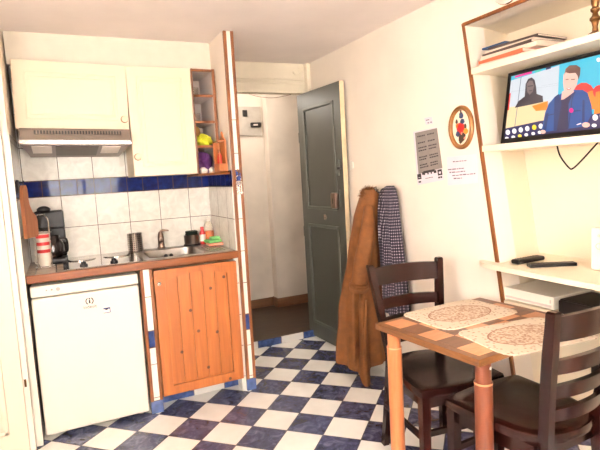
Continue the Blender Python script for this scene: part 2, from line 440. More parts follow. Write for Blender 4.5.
# hall
struct(bx((0.2, 1.58, 0), (1.31, 1.7, 2.3)).build('wall_hall', M['wall_hall']))
struct(bx((1.31, 1.47, 0), (2.5, 1.7, 2.3)).build('wall_hall_pier', M['wall_hall']))
struct(bx((2.5, 0.6, 0), (2.6, 1.7, 2.3)).build('wall_hall_end', M['wall_hall']))
struct(bx((0.12, 0.6, 0), (0.2, 1.7, 2.3)).build('wall_hall_side', M['wall_hall']))
struct(bx((0.2, 0.6, 0), (0.468, 0.66, 2.3)).build('wall_hall_return', M['wall_hall']))
struct(bx((1.45, 0.62, 0), (2.5, 0.72, 2.3)).build('wall_hall_front', M['wall_hall']))
mb = MB()
mb.box((0.2, 1.565, 0.05), (1.31, 1.58, 0.135), 0.003); mb.box((1.295, 1.455, 0.05), (1.31, 1.58, 0.14), 0.003); mb.box((1.295, 1.455, 0.05), (2.5, 1.47, 0.14), 0.003)
struct(mb.build('baseboard_hall', M['hallskirt']))
# lintel over the doorway, jamb, step
mb = MB()
mb.box((0.468, 0.605, 1.99), (1.295, 0.70, ZC)); mb.box((0.468, 0.592, 2.085), (1.295, 0.606, 2.10), 0.004); mb.box((0.468, 0.594, 2.055), (1.295, 0.606, 2.066), 0.003); mb.box((0.468, 0.590, 1.985), (1.295, 0.606, 2.005), 0.003)
struct(mb.build('trim_lintel', M['lintel']))
struct(bx((1.297, 0.555, 1.985), (1.33, 0.70, ZC), 0.006).build('trim_jamb', M['lintel']))
struct(bx((0.47, 0.588, 0), (1.30, 0.602, 0.055), 0.002).build('baseboard_threshold', M['skirt_t']))
struct(bx((1.316, -4.05, 0), (XW, 0.585, 0.085), 0.002).build('baseboard_right', M['skirt_y']))
struct(bx((-0.105, 0.0, 0), (0.40, 0.012, 0.058), 0.002).build('baseboard_kitchen', M['skirt_x']))
# tiled posts with wooden edges
def post(n, x0, x1, z1):
    p = struct(thing(n, ((x0+x1)/2, -0.11, 0), None, None))
    bx((x0+0.012, -0.12, 0.075), (x1-0.012, -0.095, z1)).build('tile_face', M['post'], p)
    bx((x0, -0.122, 0), (x1, -0.095, 0.075), 0.002).build('tile_foot', M['foot'], p)
    for xa in (x0, x1-0.018): bx((xa, -0.126, 0.075), (xa+0.018, -0.095, z1), 0.002).build('wood_edge', M['trim'], p)
post('trim_1', -0.178, -0.108, 0.855)
post('trim_2', 0.413, 0.474, ZC)
struct(bx((-0.178, -0.095, 0), (-0.112, 0.42, 0.855)).build('wall_fridge_side', M['tile_y']))
struct(bx((0.386, -0.105, 0), (0.414, -0.02, 0.858)).build('wall_post_infill', M['tile_y']))
struct(bx((XL+0.003, 0.17, 2.036), (0.410, 0.20, ZC)).build('trim_soffit', M['soffit']))

# ------------------------------------------------------------------ doors
d = struct(thing('door_1', (1.27, 0.34, 0.012), 'grey green panelled entrance door standing open against the wall by the coats', 'door'))
ang = math.atan2(1.272-1.245, 0.655-0.018)
hx, hy = 1.245, 0.655
def dp(u, w, z):           # u from hinge along the leaf, w out of the face (towards the room)
    return Vector((hx+math.sin(ang)*u-math.cos(ang)*w, hy-math.cos(ang)*u-math.sin(ang)*w, z))
def dbox(u0, u1, w0, w1, z0, z1, mbq, bev=0.0):
    c = dp((u0+u1)/2, (w0+w1)/2, (z0+z1)/2)
    mbq.box(c-Vector((abs(w1-w0), abs(u1-u0), z1-z0))/2, c+Vector((abs(w1-w0), abs(u1-u0), z1-z0))/2, bev, rot=ang)
    return mbq
L = 0.638
mb = MB(); dbox(0, L-0.004, -0.034, -0.008, 0.014, 1.977, mb); mb.build('leaf', M['door'], d)
mb = MB()
for (u0, u1, z0, z1) in ((0, 0.085, 0.014, 1.977), (L-0.095, L-0.004, 0.014, 1.977), (0.08, L-0.09, 0.014, 0.13), (0.08, L-0.09, 0.95, 1.07), (0.08, L-0.09, 1.86, 1.977)):
    dbox(u0, u1, -0.010, 0.0, z0, z1, mb, 0.002)
mb.build('frame', M['door'], d)
for z0, z1 in ((0.13, 0.95), (1.07, 1.86)):
    mb = MB(); u0, u1 = 0.085, L-0.095
    for (a, b, c_, e) in ((u0, u1, z0, z0+0.022), (u0, u1, z1-0.022, z1), (u0, u0+0.022, z0, z1), (u1-0.022, u1, z0, z1)): dbox(a, b, -0.010, 0.006, c_, e, mb, 0.005)
    u0 += 0.045; u1 -= 0.045
    mb.build('panel_moulding', M['doorl'], d)
mb = MB(); dbox(L-0.004, L, -0.035, 0.0005, 0.014, 1.977, mb, 0.001); tag(mb.build('leaf_edge', M['dooredge'], d), 'cream painted edge of the leaf')
mb = MB(); dbox(L-0.145, L-0.075, 0, 0.035, 1.085, 1.2, mb, 0.012); lk = mb.build('lock_box', M['bronze'], d)
mb = MB(); dbox(L-0.112, L-0.106, 0.034, 0.038, 1.12, 1.16, mb, 0.001); mb.build('keyhole', M['dark'], lk)
mb = MB(); dbox(L-0.06, L-0.045, 0, 0.012, 1.10, 1.22, mb, 0.003); dbox(L-0.06, L-0.045, 0, 0.012, 1.32, 1.44, mb, 0.003); mb.build('bolt_plate', M['doorl'], d)
mb = MB(); dbox(L-0.05, L-0.012, 0.010, 0.024, 1.365, 1.385, mb, 0.004); mb.build('bolt', M['black'], d)
mb = MB(); mb.torus(dp(0.36, 0.006, 1.01), (1, 0, 0), 0.014, 0.004); mb.cyl(dp(0.36, 0, 1.025), dp(0.36, 0.014, 1.025), 0.008); mb.build('pull_ring', M['bronze'], d)
mb = MB(); mb.cyl(dp(0.0, -0.004, 0.84), dp(0.0, -0.004, 0.92), 0.007); mb.build('hinge', M['doorl'], d)
mb = MB(); mb.cyl(dp(0.0, -0.004, 1.6), dp(0.0, -0.004, 1.68), 0.007); mb.build('hinge', M['doorl'], d)
mb = MB(); mb.lathe([(0.03, 0), (0.032, 0.004), (0.028, 0.012), (0.012, 0.016), (0.001, 0.017)], (XW+0.001, 0.0, 1.39), (-1, 0, 0))
tag(mb.build('door_stop', M['white']), 'small round white door stop on the wall behind the grey door edge', 'door stop')

d2 = struct(thing('door_2', (-1.1, -0.19, 0), 'cream panelled door beside the fridge', 'door'))
bx((-1.48, -0.215, 0.01), (-0.803, -0.175, 2.05), 0.003).build('leaf', M['creamdoor'], d2)
mb = MB()
for z0, z1 in ((0.12, 0.95), (1.10, 1.92)):
    for x0, x1 in ((-1.40, -0.885),):
        for (a, b, c_, e) in ((x0, x1, z0, z0+0.025), (x0, x1, z1-0.025, z1), (x0, x0+0.025, z0, z1), (x1-0.025, x1, z0, z1)):
            mb.box((a, -0.228, c_), (b, -0.213, e), 0.006)
mb.build('panel_moulding', M['creamdoor'], d2)
bx((-0.803, -0.205, 0), (-0.776, -0.16, 2.08), 0.004).build('frame', M['white'], d2)
mb = MB(); mb.box((-0.797, -0.2075, 0.345), (-0.787, -0.203, 0.385), 0.001); mb.build('strike_plate', M['brass'], d2)

# ------------------------------------------------------------------ kitchen
# fridge
f = thing('fridge', (-0.46, 0.1, 0), 'white under-counter fridge with a small picture magnet under its badge', 'fridge')
FX0, FX1 = -0.732, -0.188
bx((FX0+0.004, -0.07, 0.02), (FX1-0.004, 0.40, 0.838), 0.006).build('body', M['white'], f)
bx((FX0, -0.122, 0.022), (FX1, -0.074, 0.772), 0.012, seg=3).build('door', M['white'], f)
cp = bx((FX0, -0.122, 0.778), (FX1, -0.07, 0.838), 0.008, seg=3).build('control_panel', M['white'], f)
mb = MB(); mb.cyl((-0.60, -0.122, 0.812), (-0.60, -0.128, 0.812), 0.010); mb.cyl((-0.63, -0.121, 0.812), (-0.63, -0.124, 0.812), 0.005); mb.cyl((-0.655, -0.121, 0.812), (-0.655, -0.124, 0.812), 0.004); mb.build('dial', M['steel'], cp)
for x in (FX0+0.04, FX1-0.04):
    MB().cyl((x, -0.06, 0), (x, -0.06, 0.03), 0.016).build('foot', M['greywhite'], f)
    MB().cyl((x, 0.36, 0), (x, 0.36, 0.03), 0.016).build('foot', M['greywhite'], f)
def text(s, size, mat, name, parent, pos, rotm, ext=0.0004):
    cu = bpy.data.curves.new(name, 'FONT'); cu.body = s; cu.size = size; cu.extrude = ext; cu.align_x = 'CENTER'; cu.align_y = 'CENTER'
    tmp = bpy.data.objects.new(name+'_tmp', cu); C.objects.link(tmp)
    bpy.context.view_layer.update()
    me = bpy.data.meshes.new_from_object(tmp.evaluated_get(bpy.context.evaluated_depsgraph_get()))
    bpy.data.objects.remove(tmp); me.materials.clear(); me.materials.append(mat)
    w = Vector(); q = parent
    while q is not None: w += q.location; q = q.parent
    me.transform(Matrix.Translation(Vector(pos)-w) @ rotm.to_4x4())
    o = bpy.data.objects.new(name, me); o.parent = parent; C.objects.link(o); return o
FRONT = Matrix.Rotation(PI/2, 3, 'X')
mb = MB()
lg = Vector((-0.452, -0.1225, 0.722))
n = 26
for sgn in (1, -1):
    o_, i_ = [], []
    for k in range(13):
        a = math.radians(-62+124*k/12)
        o_.append(lg+Vector((sgn*math.cos(a)*0.021, 0, math.sin(a)*0.021))); i_.append(lg+Vector((sgn*math.cos(a)*0.0155, 0, math.sin(a)*0.0155)))
    mb.prism(o_+i_[::-1], (0, -0.0006, 0))
mb.box(lg+Vector((-0.004, -0.0006, -0.013)), lg+Vector((0.004, 0, 0.006))); mb.cyl(lg+Vector((0, 0, 0.013)), lg+Vector((0, -0.0006, 0.013)), 0.0045)
mb.build('badge', M['ink'], f)
text('indesit', 0.026, M['ink'], 'lettering', f, (-0.452, -0.1224, 0.690), FRONT)
mg = thing('fridge_magnet', (-0.366, -0.124, 0.645), 'tiny blue and white picture magnet on the white fridge door', 'magnet')
bx((-0.386, -0.125, 0.642), (-0.350, -0.122, 0.672), 0.001).build('card', M['lbl'], mg)
mb = MB(); mb.box((-0.386, -0.1256, 0.664), (-0.350, -0.1248, 0.672)); mb.box((-0.354, -0.1256, 0.642), (-0.350, -0.1248, 0.672)); mb.box((-0.386, -0.1256, 0.642), (-0.350, -0.1248, 0.645)); mb.build('border', M['navy'], mg)
mb = MB(); mb.blob((-0.370, -0.1252, 0.664), (0.008, 0.0006, 0.005), 2, 0.05, 2, False); mb.build('print', M['dark'], mg)

# sink cabinet
cb = thing('base_cabinet', (0.15, 0.1, 0), 'orange pine sink cabinet with an arched panel door', 'cabinet')
bx((-0.106, -0.09, 0.09), (0.384, 0.40, 0.70), 0.002).build('carcass', M['trim'], cb)
bx((-0.106, -0.095, 0.846), (0.384, -0.07, 0.857), 0.001).build('top_rail', M['trim'], cb)
DX0, DX1, DZ0, DZ1 = -0.104, 0.392, 0.092, 0.842; y0, y1 = -0.132, -0.110
mb = MB()
mb.box((DX0, y0, DZ0), (DX0+0.062, y1, DZ1), 0.003); mb.box((DX1-0.062, y0, DZ0), (DX1, y1, DZ1), 0.003); mb.box((DX0+0.06, y0, DZ0), (DX1-0.06, y1, DZ0+0.055), 0.003)
n = 20; xs = [DX0+0.06+(DX1-DX0-0.12)*k/n for k in range(n+1)]
arch = [(x, y0, 0.772+0.036*math.sin(PI*k/n)) for k, x in enumerate(xs)]
mb.prism([(xs[0], y0, DZ1)]+arch+[(xs[-1], y0, DZ1)], (0, y1-y0, 0))
dr = mb.build('door', M['pine'], cb)
mb = MB(); wdt = (DX1-DX0-0.12)/5
for k in range(5): mb.box((DX0+0.06+wdt*k-0.0005, -0.115, DZ0+0.05), (DX0+0.06+wdt*(k+1)-0.002, -0.106, 0.818), 0.0015)
mb.build('panel', M['pine'], dr)
mb = MB(); mb.lathe([(0.006, 0), (0.006, 0.006), (0.011, 0.010), (0.012, 0.016), (0.007, 0.021), (0.001, 0.022)], (DX0+0.026, -0.132, 0.766), (0, -1, 0)); mb.build('knob', M['chrome'], dr)

# worktop
wt = thing('worktop', (-0.17, 0.14, 0.858), 'wood-edged kitchen worktop with tiled surface', 'worktop')
mb = MB()
SX0, SX1 = -0.13, 0.28
mb.box((XL+0.001, -0.118, 0.862), (SX0, YB-0.001, 0.8995)); mb.box((SX1, -0.118, 0.862), (0.405, YB-0.001, 0.8995)); mb.box((SX0, -0.118, 0.862), (SX1, -0.03, 0.8995)); mb.box((SX0, 0.33, 0.862), (SX1, YB-0.001, 0.8995))
wtm = Mat('worktop_tile', 0.25); px_, py_, pz_ = wtm.geo(); gg = (((px_+0.5)*10).fract()-0.5).abs().gt(0.475).max(((py_+0.118)*10).fract().__sub__(0.5).abs().gt(0.475))
wtm.color(wtm.mix(gg, wtm.ramp(wtm.noise(12, 4, co=wtm._pos), [(0.3, rgb(176, 156, 138)), (0.7, rgb(206, 188, 170))]), rgb(118, 96, 80)))
mb.build('top', wtm.m, wt)
bx((XL+0.002, -0.140, 0.858), (0.412, -0.118, 0.902), 0.006, seg=3).build('wooden_edge', M['nose'], wt)

# hob plate
hb = thing('hob', (-0.36, 0.15, 0.9), 'polished steel hob plate with two black knobs set in the worktop', 'hob')
bx((-0.565, -0.10, 0.9), (-0.15, 0.405, 0.906), 0.003).build('plate', M['polish'], hb)
for x in (-0.46, -0.30):
    mb = MB(); mb.lathe([(0.021, 0), (0.021, 0.008), (0.014, 0.011), (0.013, 0.022), (0.001, 0.023)], (x, -0.03, 0.906)); kb = mb.build('knob', M['black'], hb)
    bx((x-0.004, -0.052, 0.917), (x+0.004, -0.008, 0.936), 0.002).build('grip', M['black'], kb)
for x, y in ((-0.46, 0.24), (-0.26, 0.24)):
    mb = MB(); mb.lathe([(0.078, 0), (0.078, 0.004), (0.070, 0.006), (0.001, 0.006)], (x, y, 0.906)); mb.build('hotplate', M['polish'], hb)

# sink
sk = thing('sink', (0.07, 0.14, 0.76), 'stainless steel sink with ribbed drainer let into the worktop', 'sink')
mb = MB()
def rr(x0, x1, y0, y1, r, z, n=6):
    out = []
    for cx, cy, a0 in ((x1-r, y1-r, 0), (x0+r, y1-r, 90), (x0+r, y0+r, 180), (x1-r, y0+r, 270)):
        for k in range(n+1):
            a = math.radians(a0+90*k/n); out.append((cx+r*math.cos(a), cy+r*math.sin(a), z))
    return out
ring = [rr(-0.145, 0.392, -0.108, 0.385, 0.02, 0.9005), rr(-0.142, 0.389, -0.105, 0.382, 0.02, 0.907), rr(-0.105, 0.235, -0.075, 0.315, 0.05, 0.907), rr(-0.098, 0.228, -0.068, 0.308, 0.05, 0.901), rr(-0.09, 0.22, -0.06, 0.30, 0.06, 0.78), rr(-0.06, 0.19, -0.03, 0.27, 0.06, 0.765)]
mb.rings(ring, cap=False); mb.bm.faces.new([v for v in mb.bm.verts][-28:])
mb.build('basin', M['steel'], sk)
for k in range(5): MB().box((0.255+k*0.022, -0.07, 0.906), (0.263+k*0.022, 0.16, 0.911), 0.002).build('drainer_rib', M['polish'], sk)
MB().lathe([(0.03, 0), (0.03, 0.003), (0.02, 0.004), (0.001, 0.002)], (0.07, 0.12, 0.766)).build('drain', M['chrome'], sk)
mb = MB(); mb.cyl((0.05, 0.302, 0.86), (0.05, 0.292, 0.86), 0.012); mb.cyl((0.085, 0.302, 0.86), (0.085, 0.292, 0.86), 0.012); mb.build('overflow', M['dark'], sk)

tp = thing('tap', (0.035, 0.345, 0.907), 'single-lever mixer tap behind the sink', 'tap')
mb = MB(); mb.lathe([(0.026, 0), (0.026, 0.008), (0.021, 0.012), (0.019, 0.075), (0.017, 0.095), (0.012, 0.11), (0.001, 0.115)], (0.035, 0.345, 0.907)); mb.build('tap_body', M['bronze'], tp)
mb = MB(); mb.tube([(0.035, 0.345, 0.965), (0.028, 0.30, 0.975), (0.022, 0.25, 0.972), (0.020, 0.225, 0.96)], [0.013, 0.012, 0.011, 0.011]); mb.build('spout', M['bronze'], tp)
mb = MB(); mb.tube([(0.035, 0.345, 1.01), (0.045, 0.342, 1.025), (0.068, 0.338, 1.026), (0.088, 0.335, 1.022)], [0.012, 0.009, 0.006, 0.005]); mb.build('lever', M['bronze'], tp)

# cutlery holder
ch = thing('cutlery_holder', (-0.13, 0.34, 0.906), 'perforated steel cutlery pot standing between hob and sink', 'cutlery pot')
mb = MB(); mb.lathe([(0.046, 0), (0.047, 0.002), (0.047, 0.118), (0.048, 0.12), (0.044, 0.12), (0.044, 0.004), (0.001, 0.004)], (-0.13, 0.34, 0.907), n=40)
pm = Mat('perforated_steel', 0.3, 1.0); t3 = pm.obj(); sx = pm.n('ShaderNodeSeparateXYZ'); pm.l(t3, sx.inputs[0])
an = Ex(pm.nt, sx.outputs[1])._op('ARCTAN2', Ex(pm.nt, sx.outputs[0])); zz = Ex(pm.nt, sx.outputs[2])
c1 = ((an*(22/(2*PI))).fract()-0.5); c2 = ((zz*75).fract()-0.5); hole = (c1*c1+c2*c2).lt(0.07)
pm.color(pm.mix(hole, (0.68, 0.63, 0.58, 1), (0.04, 0.03, 0.025, 1))); mb.build('pot', pm.m, ch)

# cup rack with cups, ladle, coffee maker
rk = thing('cup_rack', (-0.655, 0.13, 0.9), 'tall chrome wire cup stand on the worktop beside the coffee maker', 'cup stand')
cx, cy = -0.655, 0.13
mb = MB(); mb.torus((cx, cy, 0.904), (0, 0, 1), 0.05, 0.003); mb.cyl((cx-0.05, cy, 0.904), (cx+0.05, cy, 0.904), 0.003); mb.build('base_ring', M['chrome'], rk)
for a in (40, 140, 220, 320):
    x, y = cx+0.046*math.cos(math.radians(a)), cy+0.046*math.sin(math.radians(a))
    MB().tube([(x, y, 0.904), (x, y, 1.08), (x, y, 1.17), ((x+cx)/2, (y+cy)/2, 1.20)], 0.003, 8).build('upright', M['chrome'], rk)
mb = MB(); mb.torus((cx, cy, 1.20), (0, 0, 1), 0.024, 0.003); mb.build('top_ring', M['chrome'], rk)
MB().torus((cx, cy, 1.10), (0, 0, 1), 0.046, 0.003).build('middle_ring', M['chrome'], rk)
names = ['lowest, plain white cup of the stack in the wire cup stand', 'second cup from the bottom of the stack, white with a red band', 'third cup from the bottom of the stack, white with a red band', 'topmost cup of the stack, white with a red band']
for k in range(4):
    z = 0.908+0.042*k
    c_ = thing('cup', (cx, cy, z), names[k], 'cup', 'cups stacked in the wire stand')
    MB().lathe([(0.024, 0), (0.027, 0.002), (0.034, 0.03), (0.0395, 0.058), (0.0375, 0.058), (0.032, 0.03), (0.024, 0.005), (0.001, 0.005)], (cx, cy, z)).build('bowl', M['white'], c_)
    if k: MB().lathe([(0.0370, 0.036), (0.0403, 0.055), (0.0396, 0.055), (0.0362, 0.036)], (cx, cy, z), cap=False).build('band', M['red'], c_)
    MB().tube([(cx-0.034, cy-0.005, z+0.045), (cx-0.048, cy-0.012, z+0.042), (cx-0.046, cy-0.012, z+0.022), (cx-0.031, cy-0.005, z+0.018)], 0.004, 8).build('handle', M['white'], c_)
ld = thing('ladle', (cx+0.01, cy, 1.205), 'black ladle lying across the top of the wire cup stand', 'ladle')
mb = MB(); mb.blob((cx+0.02, cy-0.01, 1.227), (0.036, 0.028, 0.022), 4, 0.05); mb.build('scoop', M['black'], ld)
mb = MB(); mb.tube([(cx, cy-0.01, 1.222), (cx-0.03, cy-0.02, 1.212), (cx-0.065, cy-0.03, 1.196)], [0.006, 0.005, 0.005]); mb.build('handle', M['black'], ld)
cm = thing('coffee_maker', (-0.60, 0.29, 0.9), 'black filter coffee maker with glass jug in the worktop corner', 'coffee maker')
bx((-0.69, 0.20, 0.9), (-0.535, 0.39, 0.935), 0.012).build('base', M['black'], cm)
bx((-0.69, 0.31, 0.93), (-0.535, 0.40, 1.21), 0.012).build('water_tank', M['black'], cm)
bx((-0.69, 0.20, 1.11), (-0.535, 0.33, 1.215), 0.012).build('filter_holder', M['black'], cm)
jg = MB().lathe([(0.045, 0), (0.062, 0.02), (0.064, 0.07), (0.05, 0.11), (0.044, 0.13), (0.041, 0.13), (0.046, 0.11), (0.06, 0.07), (0.058, 0.022), (0.001, 0.004)], (-0.612, 0.25, 0.936)).build('jug', M['darkglass'], cm)
MB().tube([(-0.565, 0.21, 1.05), (-0.535, 0.165, 1.045), (-0.535, 0.16, 0.98), (-0.56, 0.20, 0.965)], 0.007, 8).build('handle', M['black'], jg)

# chopping board on the side wall
bd = thing('chopping_board', (-0.71, 0.02, 1.08), 'beech paddle chopping board hanging on the tiled side wall', 'chopping board')
out = [(0.0, 0.0), (0.115, 0.0), (0.125, 0.012), (0.128, 0.09), (0.118, 0.115), (0.085, 0.14), (0.062, 0.175), (0.055, 0.215), (0.055, 0.265), (0.044, 0.285), (0.020, 0.285), (0.010, 0.265), (0.0, 0.215)]
A = Vector((-0.738, -0.02, 1.085)); dU = Vector((math.sin(0.42), math.cos(0.42), 0)); nn = Vector((math.cos(0.42), -math.sin(0.42), 0))
mb = MB(); mb.prism([A+dU*u+Vector((0, 0, v)) for u, v in out], nn*0.018); mb.build('blade', M['board'], bd)
mb = MB(); mb.torus(A+dU*0.032+Vector((0, 0, 0.288)), dU, 0.014, 0.0025); mb.build('hanging_loop', M['dark'], bd)
hk = thing('wall_hook', (-0.735, 0.0, 1.36), 'dark little hook rail holding the chopping board on the tiled side wall', 'hook')
bx((-0.745, -0.05, 1.33), (-0.735, 0.05, 1.40), 0.003).build('back_plate', M['dark'], hk)
MB().tube([(-0.736, 0.008, 1.385), (-0.718, 0.008, 1.385), (-0.712, 0.008, 1.395)], 0.003, 8).build('peg', M['black'], hk)

# things round the sink
sp = thing('dish_tub', (0.238, 0.335, 0.907), 'grey round steel tub holding the dark scouring pad', 'tub')
MB().lathe([(0.045, 0), (0.048, 0.003), (0.050, 0.015), (0.052, 0.07), (0.053, 0.072), (0.047, 0.072), (0.045, 0.015), (0.001, 0.008)], (0.238, 0.335, 0.907)).build('tub', M['steel'], sp)
MB().lathe([(0.057, 0), (0.057, 0.006), (0.051, 0.010), (0.051, 0.012)], (0.238, 0.335, 0.907)).build('foot_ring', M['dark'], sp)
pad = thing('scouring_sponge', (0.225, 0.325, 0.979), 'dark green scouring sponge lying on the steel tub', 'sponge')
bx((0.20, 0.295, 0.990), (0.275, 0.35, 1.008), 0.006).build('scourer', M['dgreen'], pad)
bx((0.20, 0.295, 0.979), (0.275, 0.35, 0.991), 0.004).build('foam', M['dgreen'], pad)
rb = thing('sauce_bottle', (0.316, 0.34, 0.907), 'slim red bottle with white label behind the drainer', 'bottle')
MB().lathe([(0.018, 0), (0.020, 0.003), (0.020, 0.075), (0.012, 0.092), (0.011, 0.098)], (0.316, 0.34, 0.907)).build('body', M['red'], rb)
MB().lathe([(0.0205, 0.02), (0.0207, 0.022), (0.0207, 0.065), (0.0205, 0.067)], (0.316, 0.34, 0.907), cap=False).build('label_band', M['lbl'], rb)
MB().lathe([(0.012, 0.098), (0.012, 0.118), (0.001, 0.12)], (0.316, 0.34, 0.907)).build('cap', M['red'], rb)
ob = thing('dish_soap', (0.366, 0.355, 0.907), 'clear squeeze bottle half full of orange washing-up liquid in the tiled corner', 'bottle')
MB().lathe([(0.030, 0.003), (0.0315, 0.02), (0.031, 0.085), (0.001, 0.086)], (0.366, 0.355, 0.907)).build('liquid', M['orange'], ob)
MB().lathe([(0.033, 0), (0.0345, 0.006), (0.034, 0.105), (0.026, 0.135), (0.012, 0.15), (0.012, 0.155)], (0.366, 0.355, 0.907)).build('bottle', M['clear'], ob)
MB().lathe([(0.014, 0.153), (0.014, 0.172), (0.006, 0.176), (0.005, 0.19), (0.001, 0.191)], (0.366, 0.355, 0.907)).build('cap', M['lbl'], ob)
s1 = thing('sponge', (0.352, 0.20, 0.911), 'pink sponge under the green one on the drainer', 'sponge', 'sponges on the drainer')
bx((0.305, 0.13, 0.9115), (0.40, 0.23, 0.930), 0.006).build('foam', M['pink'], s1)
s2 = thing('sponge', (0.350, 0.18, 0.930), 'light green sponge piled on the pink one on the drainer', 'sponge', 'sponges on the drainer')
mb = MB(); mb.box((0.296, 0.135, 0.930), (0.39, 0.23, 0.950), 0.008, rot=0.12); mb.box((0.33, 0.17, 0.948), (0.395, 0.235, 0.966), 0.008, rot=-0.1); mb.build('foam', M['green'], s2)

# extractor hood
hd = thing('extractor_hood', (-0.43, 0.2, 1.515), 'slim brown-grey metal extractor hood under the short wall cupboard', 'extractor hood')
HX0, HX1 = -0.712, -0.148
mb = MB(); mb.prism([(HX0, 0.0, 1.584), (HX0, 0.02, 1.66), (HX0, 0.415, 1.66), (HX0, 0.415, 1.57), (HX0, 0.0, 1.570)], (HX1-HX0, 0, 0)); mb.build('housing', M['hood'], hd)
bx((HX0-0.004, -0.02, 1.572), (HX1+0.004, 0.02, 1.596), 0.003).build('front_rail', M['polish'], hd)
g_ = bx((HX0+0.07, -0.002, 1.624), (HX1-0.05, 0.006, 1.648), 0.001, rot=Matrix.Rotation(-0.2, 3, 'X')).build('grille', M['hood'], hd)
mb = MB(); k0 = 30
for k in range(k0):
    x = HX0+0.075+(HX1-HX0-0.13)*k/(k0-1); mb.box((x-0.0045, -0.006, 1.627), (x+0.0045, 0.004, 1.645), rot=Matrix.Rotation(-0.2, 3, 'X'))
mb.build('slot_row', M['dark'], g_)
mb = MB(); mb.prism([(HX0+0.004, 0.02, 1.572), (HX0+0.03, 0.40, 1.525), (HX1-0.03, 0.40, 1.525), (HX1-0.004, 0.02, 1.572)], (0, 0, 0.006)); mb.build('underside', M['hood'], hd)
def under(y): return 1.572-0.047*(y-0.02)/0.38
for x in (HX0+0.05, HX1-0.15):
    mb = MB(); mb.prism([(x, 0.06, under(0.06)), (x+0.10, 0.06, under(0.06)), (x+0.10, 0.26, under(0.26)), (x, 0.26, under(0.26))], (0, -0.0005, -0.003)); mb.build('lamp_cover', M['lbl'], hd)
mb = MB(); mb.prism([(HX0+0.17, 0.06, under(0.06)), (HX1-0.17, 0.06, under(0.06)), (HX1-0.17, 0.34, under(0.34)), (HX0+0.17, 0.34, under(0.34))], (0, 0, -0.002)); mb.build('filter', M['hoodf'], hd)
mb = MB()
for k in range(5): mb.cyl((-0.44+0.022*k, -0.02, 1.586), (-0.44+0.022*k, -0.024, 1.586), 0.005)
mb.build('button_row', M['steel'], hd)

# wall cupboards
def cupboard(x0, x1, z0, z1, knob, label):
    c_ = thing('wall_cupboard', ((x0+x1)/2, 0.25, z0), label, 'cupboard')
    bx((x0+0.002, 0.112, z0), (x1-0.002, 0.415, z1-0.006)).build('body', M['cream'], c_)
    dd = bx((x0, 0.09, z0), (x1, 0.110, z1), 0.004).build('door', M['cream'], c_)
    mb = MB()
    for e, wd, y in ((0.055, 0.012, 0.0855), (0.078, 0.010, 0.086)):
        a0, a1, b0, b1 = x0+e, x1-e, z0+e, z1-e
        for (p, q, r_, s_) in ((a0, a1, b0, b0+wd), (a0, a1, b1-wd, b1), (a0, a0+wd, b0, b1), (a1-wd, a1, b0, b1)): mb.box((p, y, r_), (q, 0.092, s_), 0.004)
    mb.build('panel_moulding', M['cream'], dd)
    MB().lathe([(0.008, 0), (0.008, 0.008), (0.017, 0.014), (0.018, 0.020), (0.012, 0.025), (0.001, 0.026)], (knob[0], 0.09, knob[1]), (0, -1, 0)).build('knob', M['cream'], dd)
    MB().torus((knob[0], 0.0885, knob[1]), (0, 1, 0), 0.0175, 0.0035).build('knob_ring', M['gold'], dd)
    return c_
wc_ = cupboard(-0.728, -0.138, 1.662, 2.034, (-0.162, 1.725), 'short cream wall cupboard above the extractor hood')
cupboard(-0.130, 0.252, 1.388, 2.034, (-0.103, 1.503), 'tall cream wall cupboard next to the narrow open shelf unit')
for o in (wc_, hd):
    o.rotation_euler = (0, math.radians(1.5), 0); o.location.z += 0.0075
# open shelf unit
ou = thing('open_shelf_unit', (0.325, 0.25, 1.385), 'narrow open shelf unit with brown wooden edges beside the tall cupboard', 'shelf unit')
bx((0.256, 0.385, 1.39), (0.402, 0.40, 2.03)).build('back', M['greywhite'], ou)
for xa, xb in ((0.2545, 0.262), (0.384, 0.403)): bx((xa, 0.09, 1.387), (xb, 0.40, 2.034), 0.002).build('side', M['greywhite'], ou)
for xa, xb in ((0.2545, 0.262), (0.386, 0.404)): bx((xa, 0.080, 1.387), (xb, 0.09, 2.034), 0.002).build('wood_edge', M['trim'], ou)
for z in (2.018, 1.862, 1.70, 1.548): 
    s_ = bx((0.262, 0.10, z), (0.385, 0.385, z+0.014)).build('shelf', M['greywhite'], ou); bx((0.262, 0.086, z), (0.386, 0.10, z+0.015), 0.002).build('wood_edge', M['trim'], s_)
mb = MB(); mb.prism([(0.2545, 0.385, 1.372), (0.2545, 0.08, 1.372), (0.33, 0.08, 1.372), (0.40, -0.105, 1.372), (0.405, 0.385, 1.372)], (0, 0, 0.014)); mb.build('bottom_board', M['trim'], ou)
def inshelf(name, label, cat, z, kind):
    o = MB()
    return o, name, label, cat
mb = MB(); mb.blob((0.323, 0.18, 1.592), (0.056, 0.08, 0.046), 11, 0.16); tag(mb.build('cloth', M['yellow']), 'crumpled yellow-green cloth on a shelf of the narrow open unit', 'cloth')
mb = MB(); mb.blob((0.308, 0.31, 1.620), (0.04, 0.05, 0.085), 5, 0.2); tag(mb.build('paper_bag', M['mustard']), 'brown paper bag leaning behind the yellow-green cloth', 'bag')
mb = MB(); mb.blob((0.322, 0.20, 1.440), (0.056, 0.10, 0.086), 8, 0.16); tag(mb.build('cloth', M['purple']), 'bunched purple cloth on the bottom board of the narrow open unit', 'cloth')
mb = MB(); mb.blob((0.300, 0.115, 1.402), (0.026, 0.022, 0.024), 3, 0.12); tag(mb.build('packet', M['wpack']), 'crumpled white packet in front of the purple cloth, nearer the cupboard', 'packet', 'white packets by the purple cloth')
mb = MB(); mb.blob((0.352, 0.115, 1.402), (0.022, 0.022, 0.024), 6, 0.12); tag(mb.build('packet', M['wpack']), 'crumpled white packet in front of the purple cloth, nearer the partition', 'packet', 'white packets by the purple cloth')
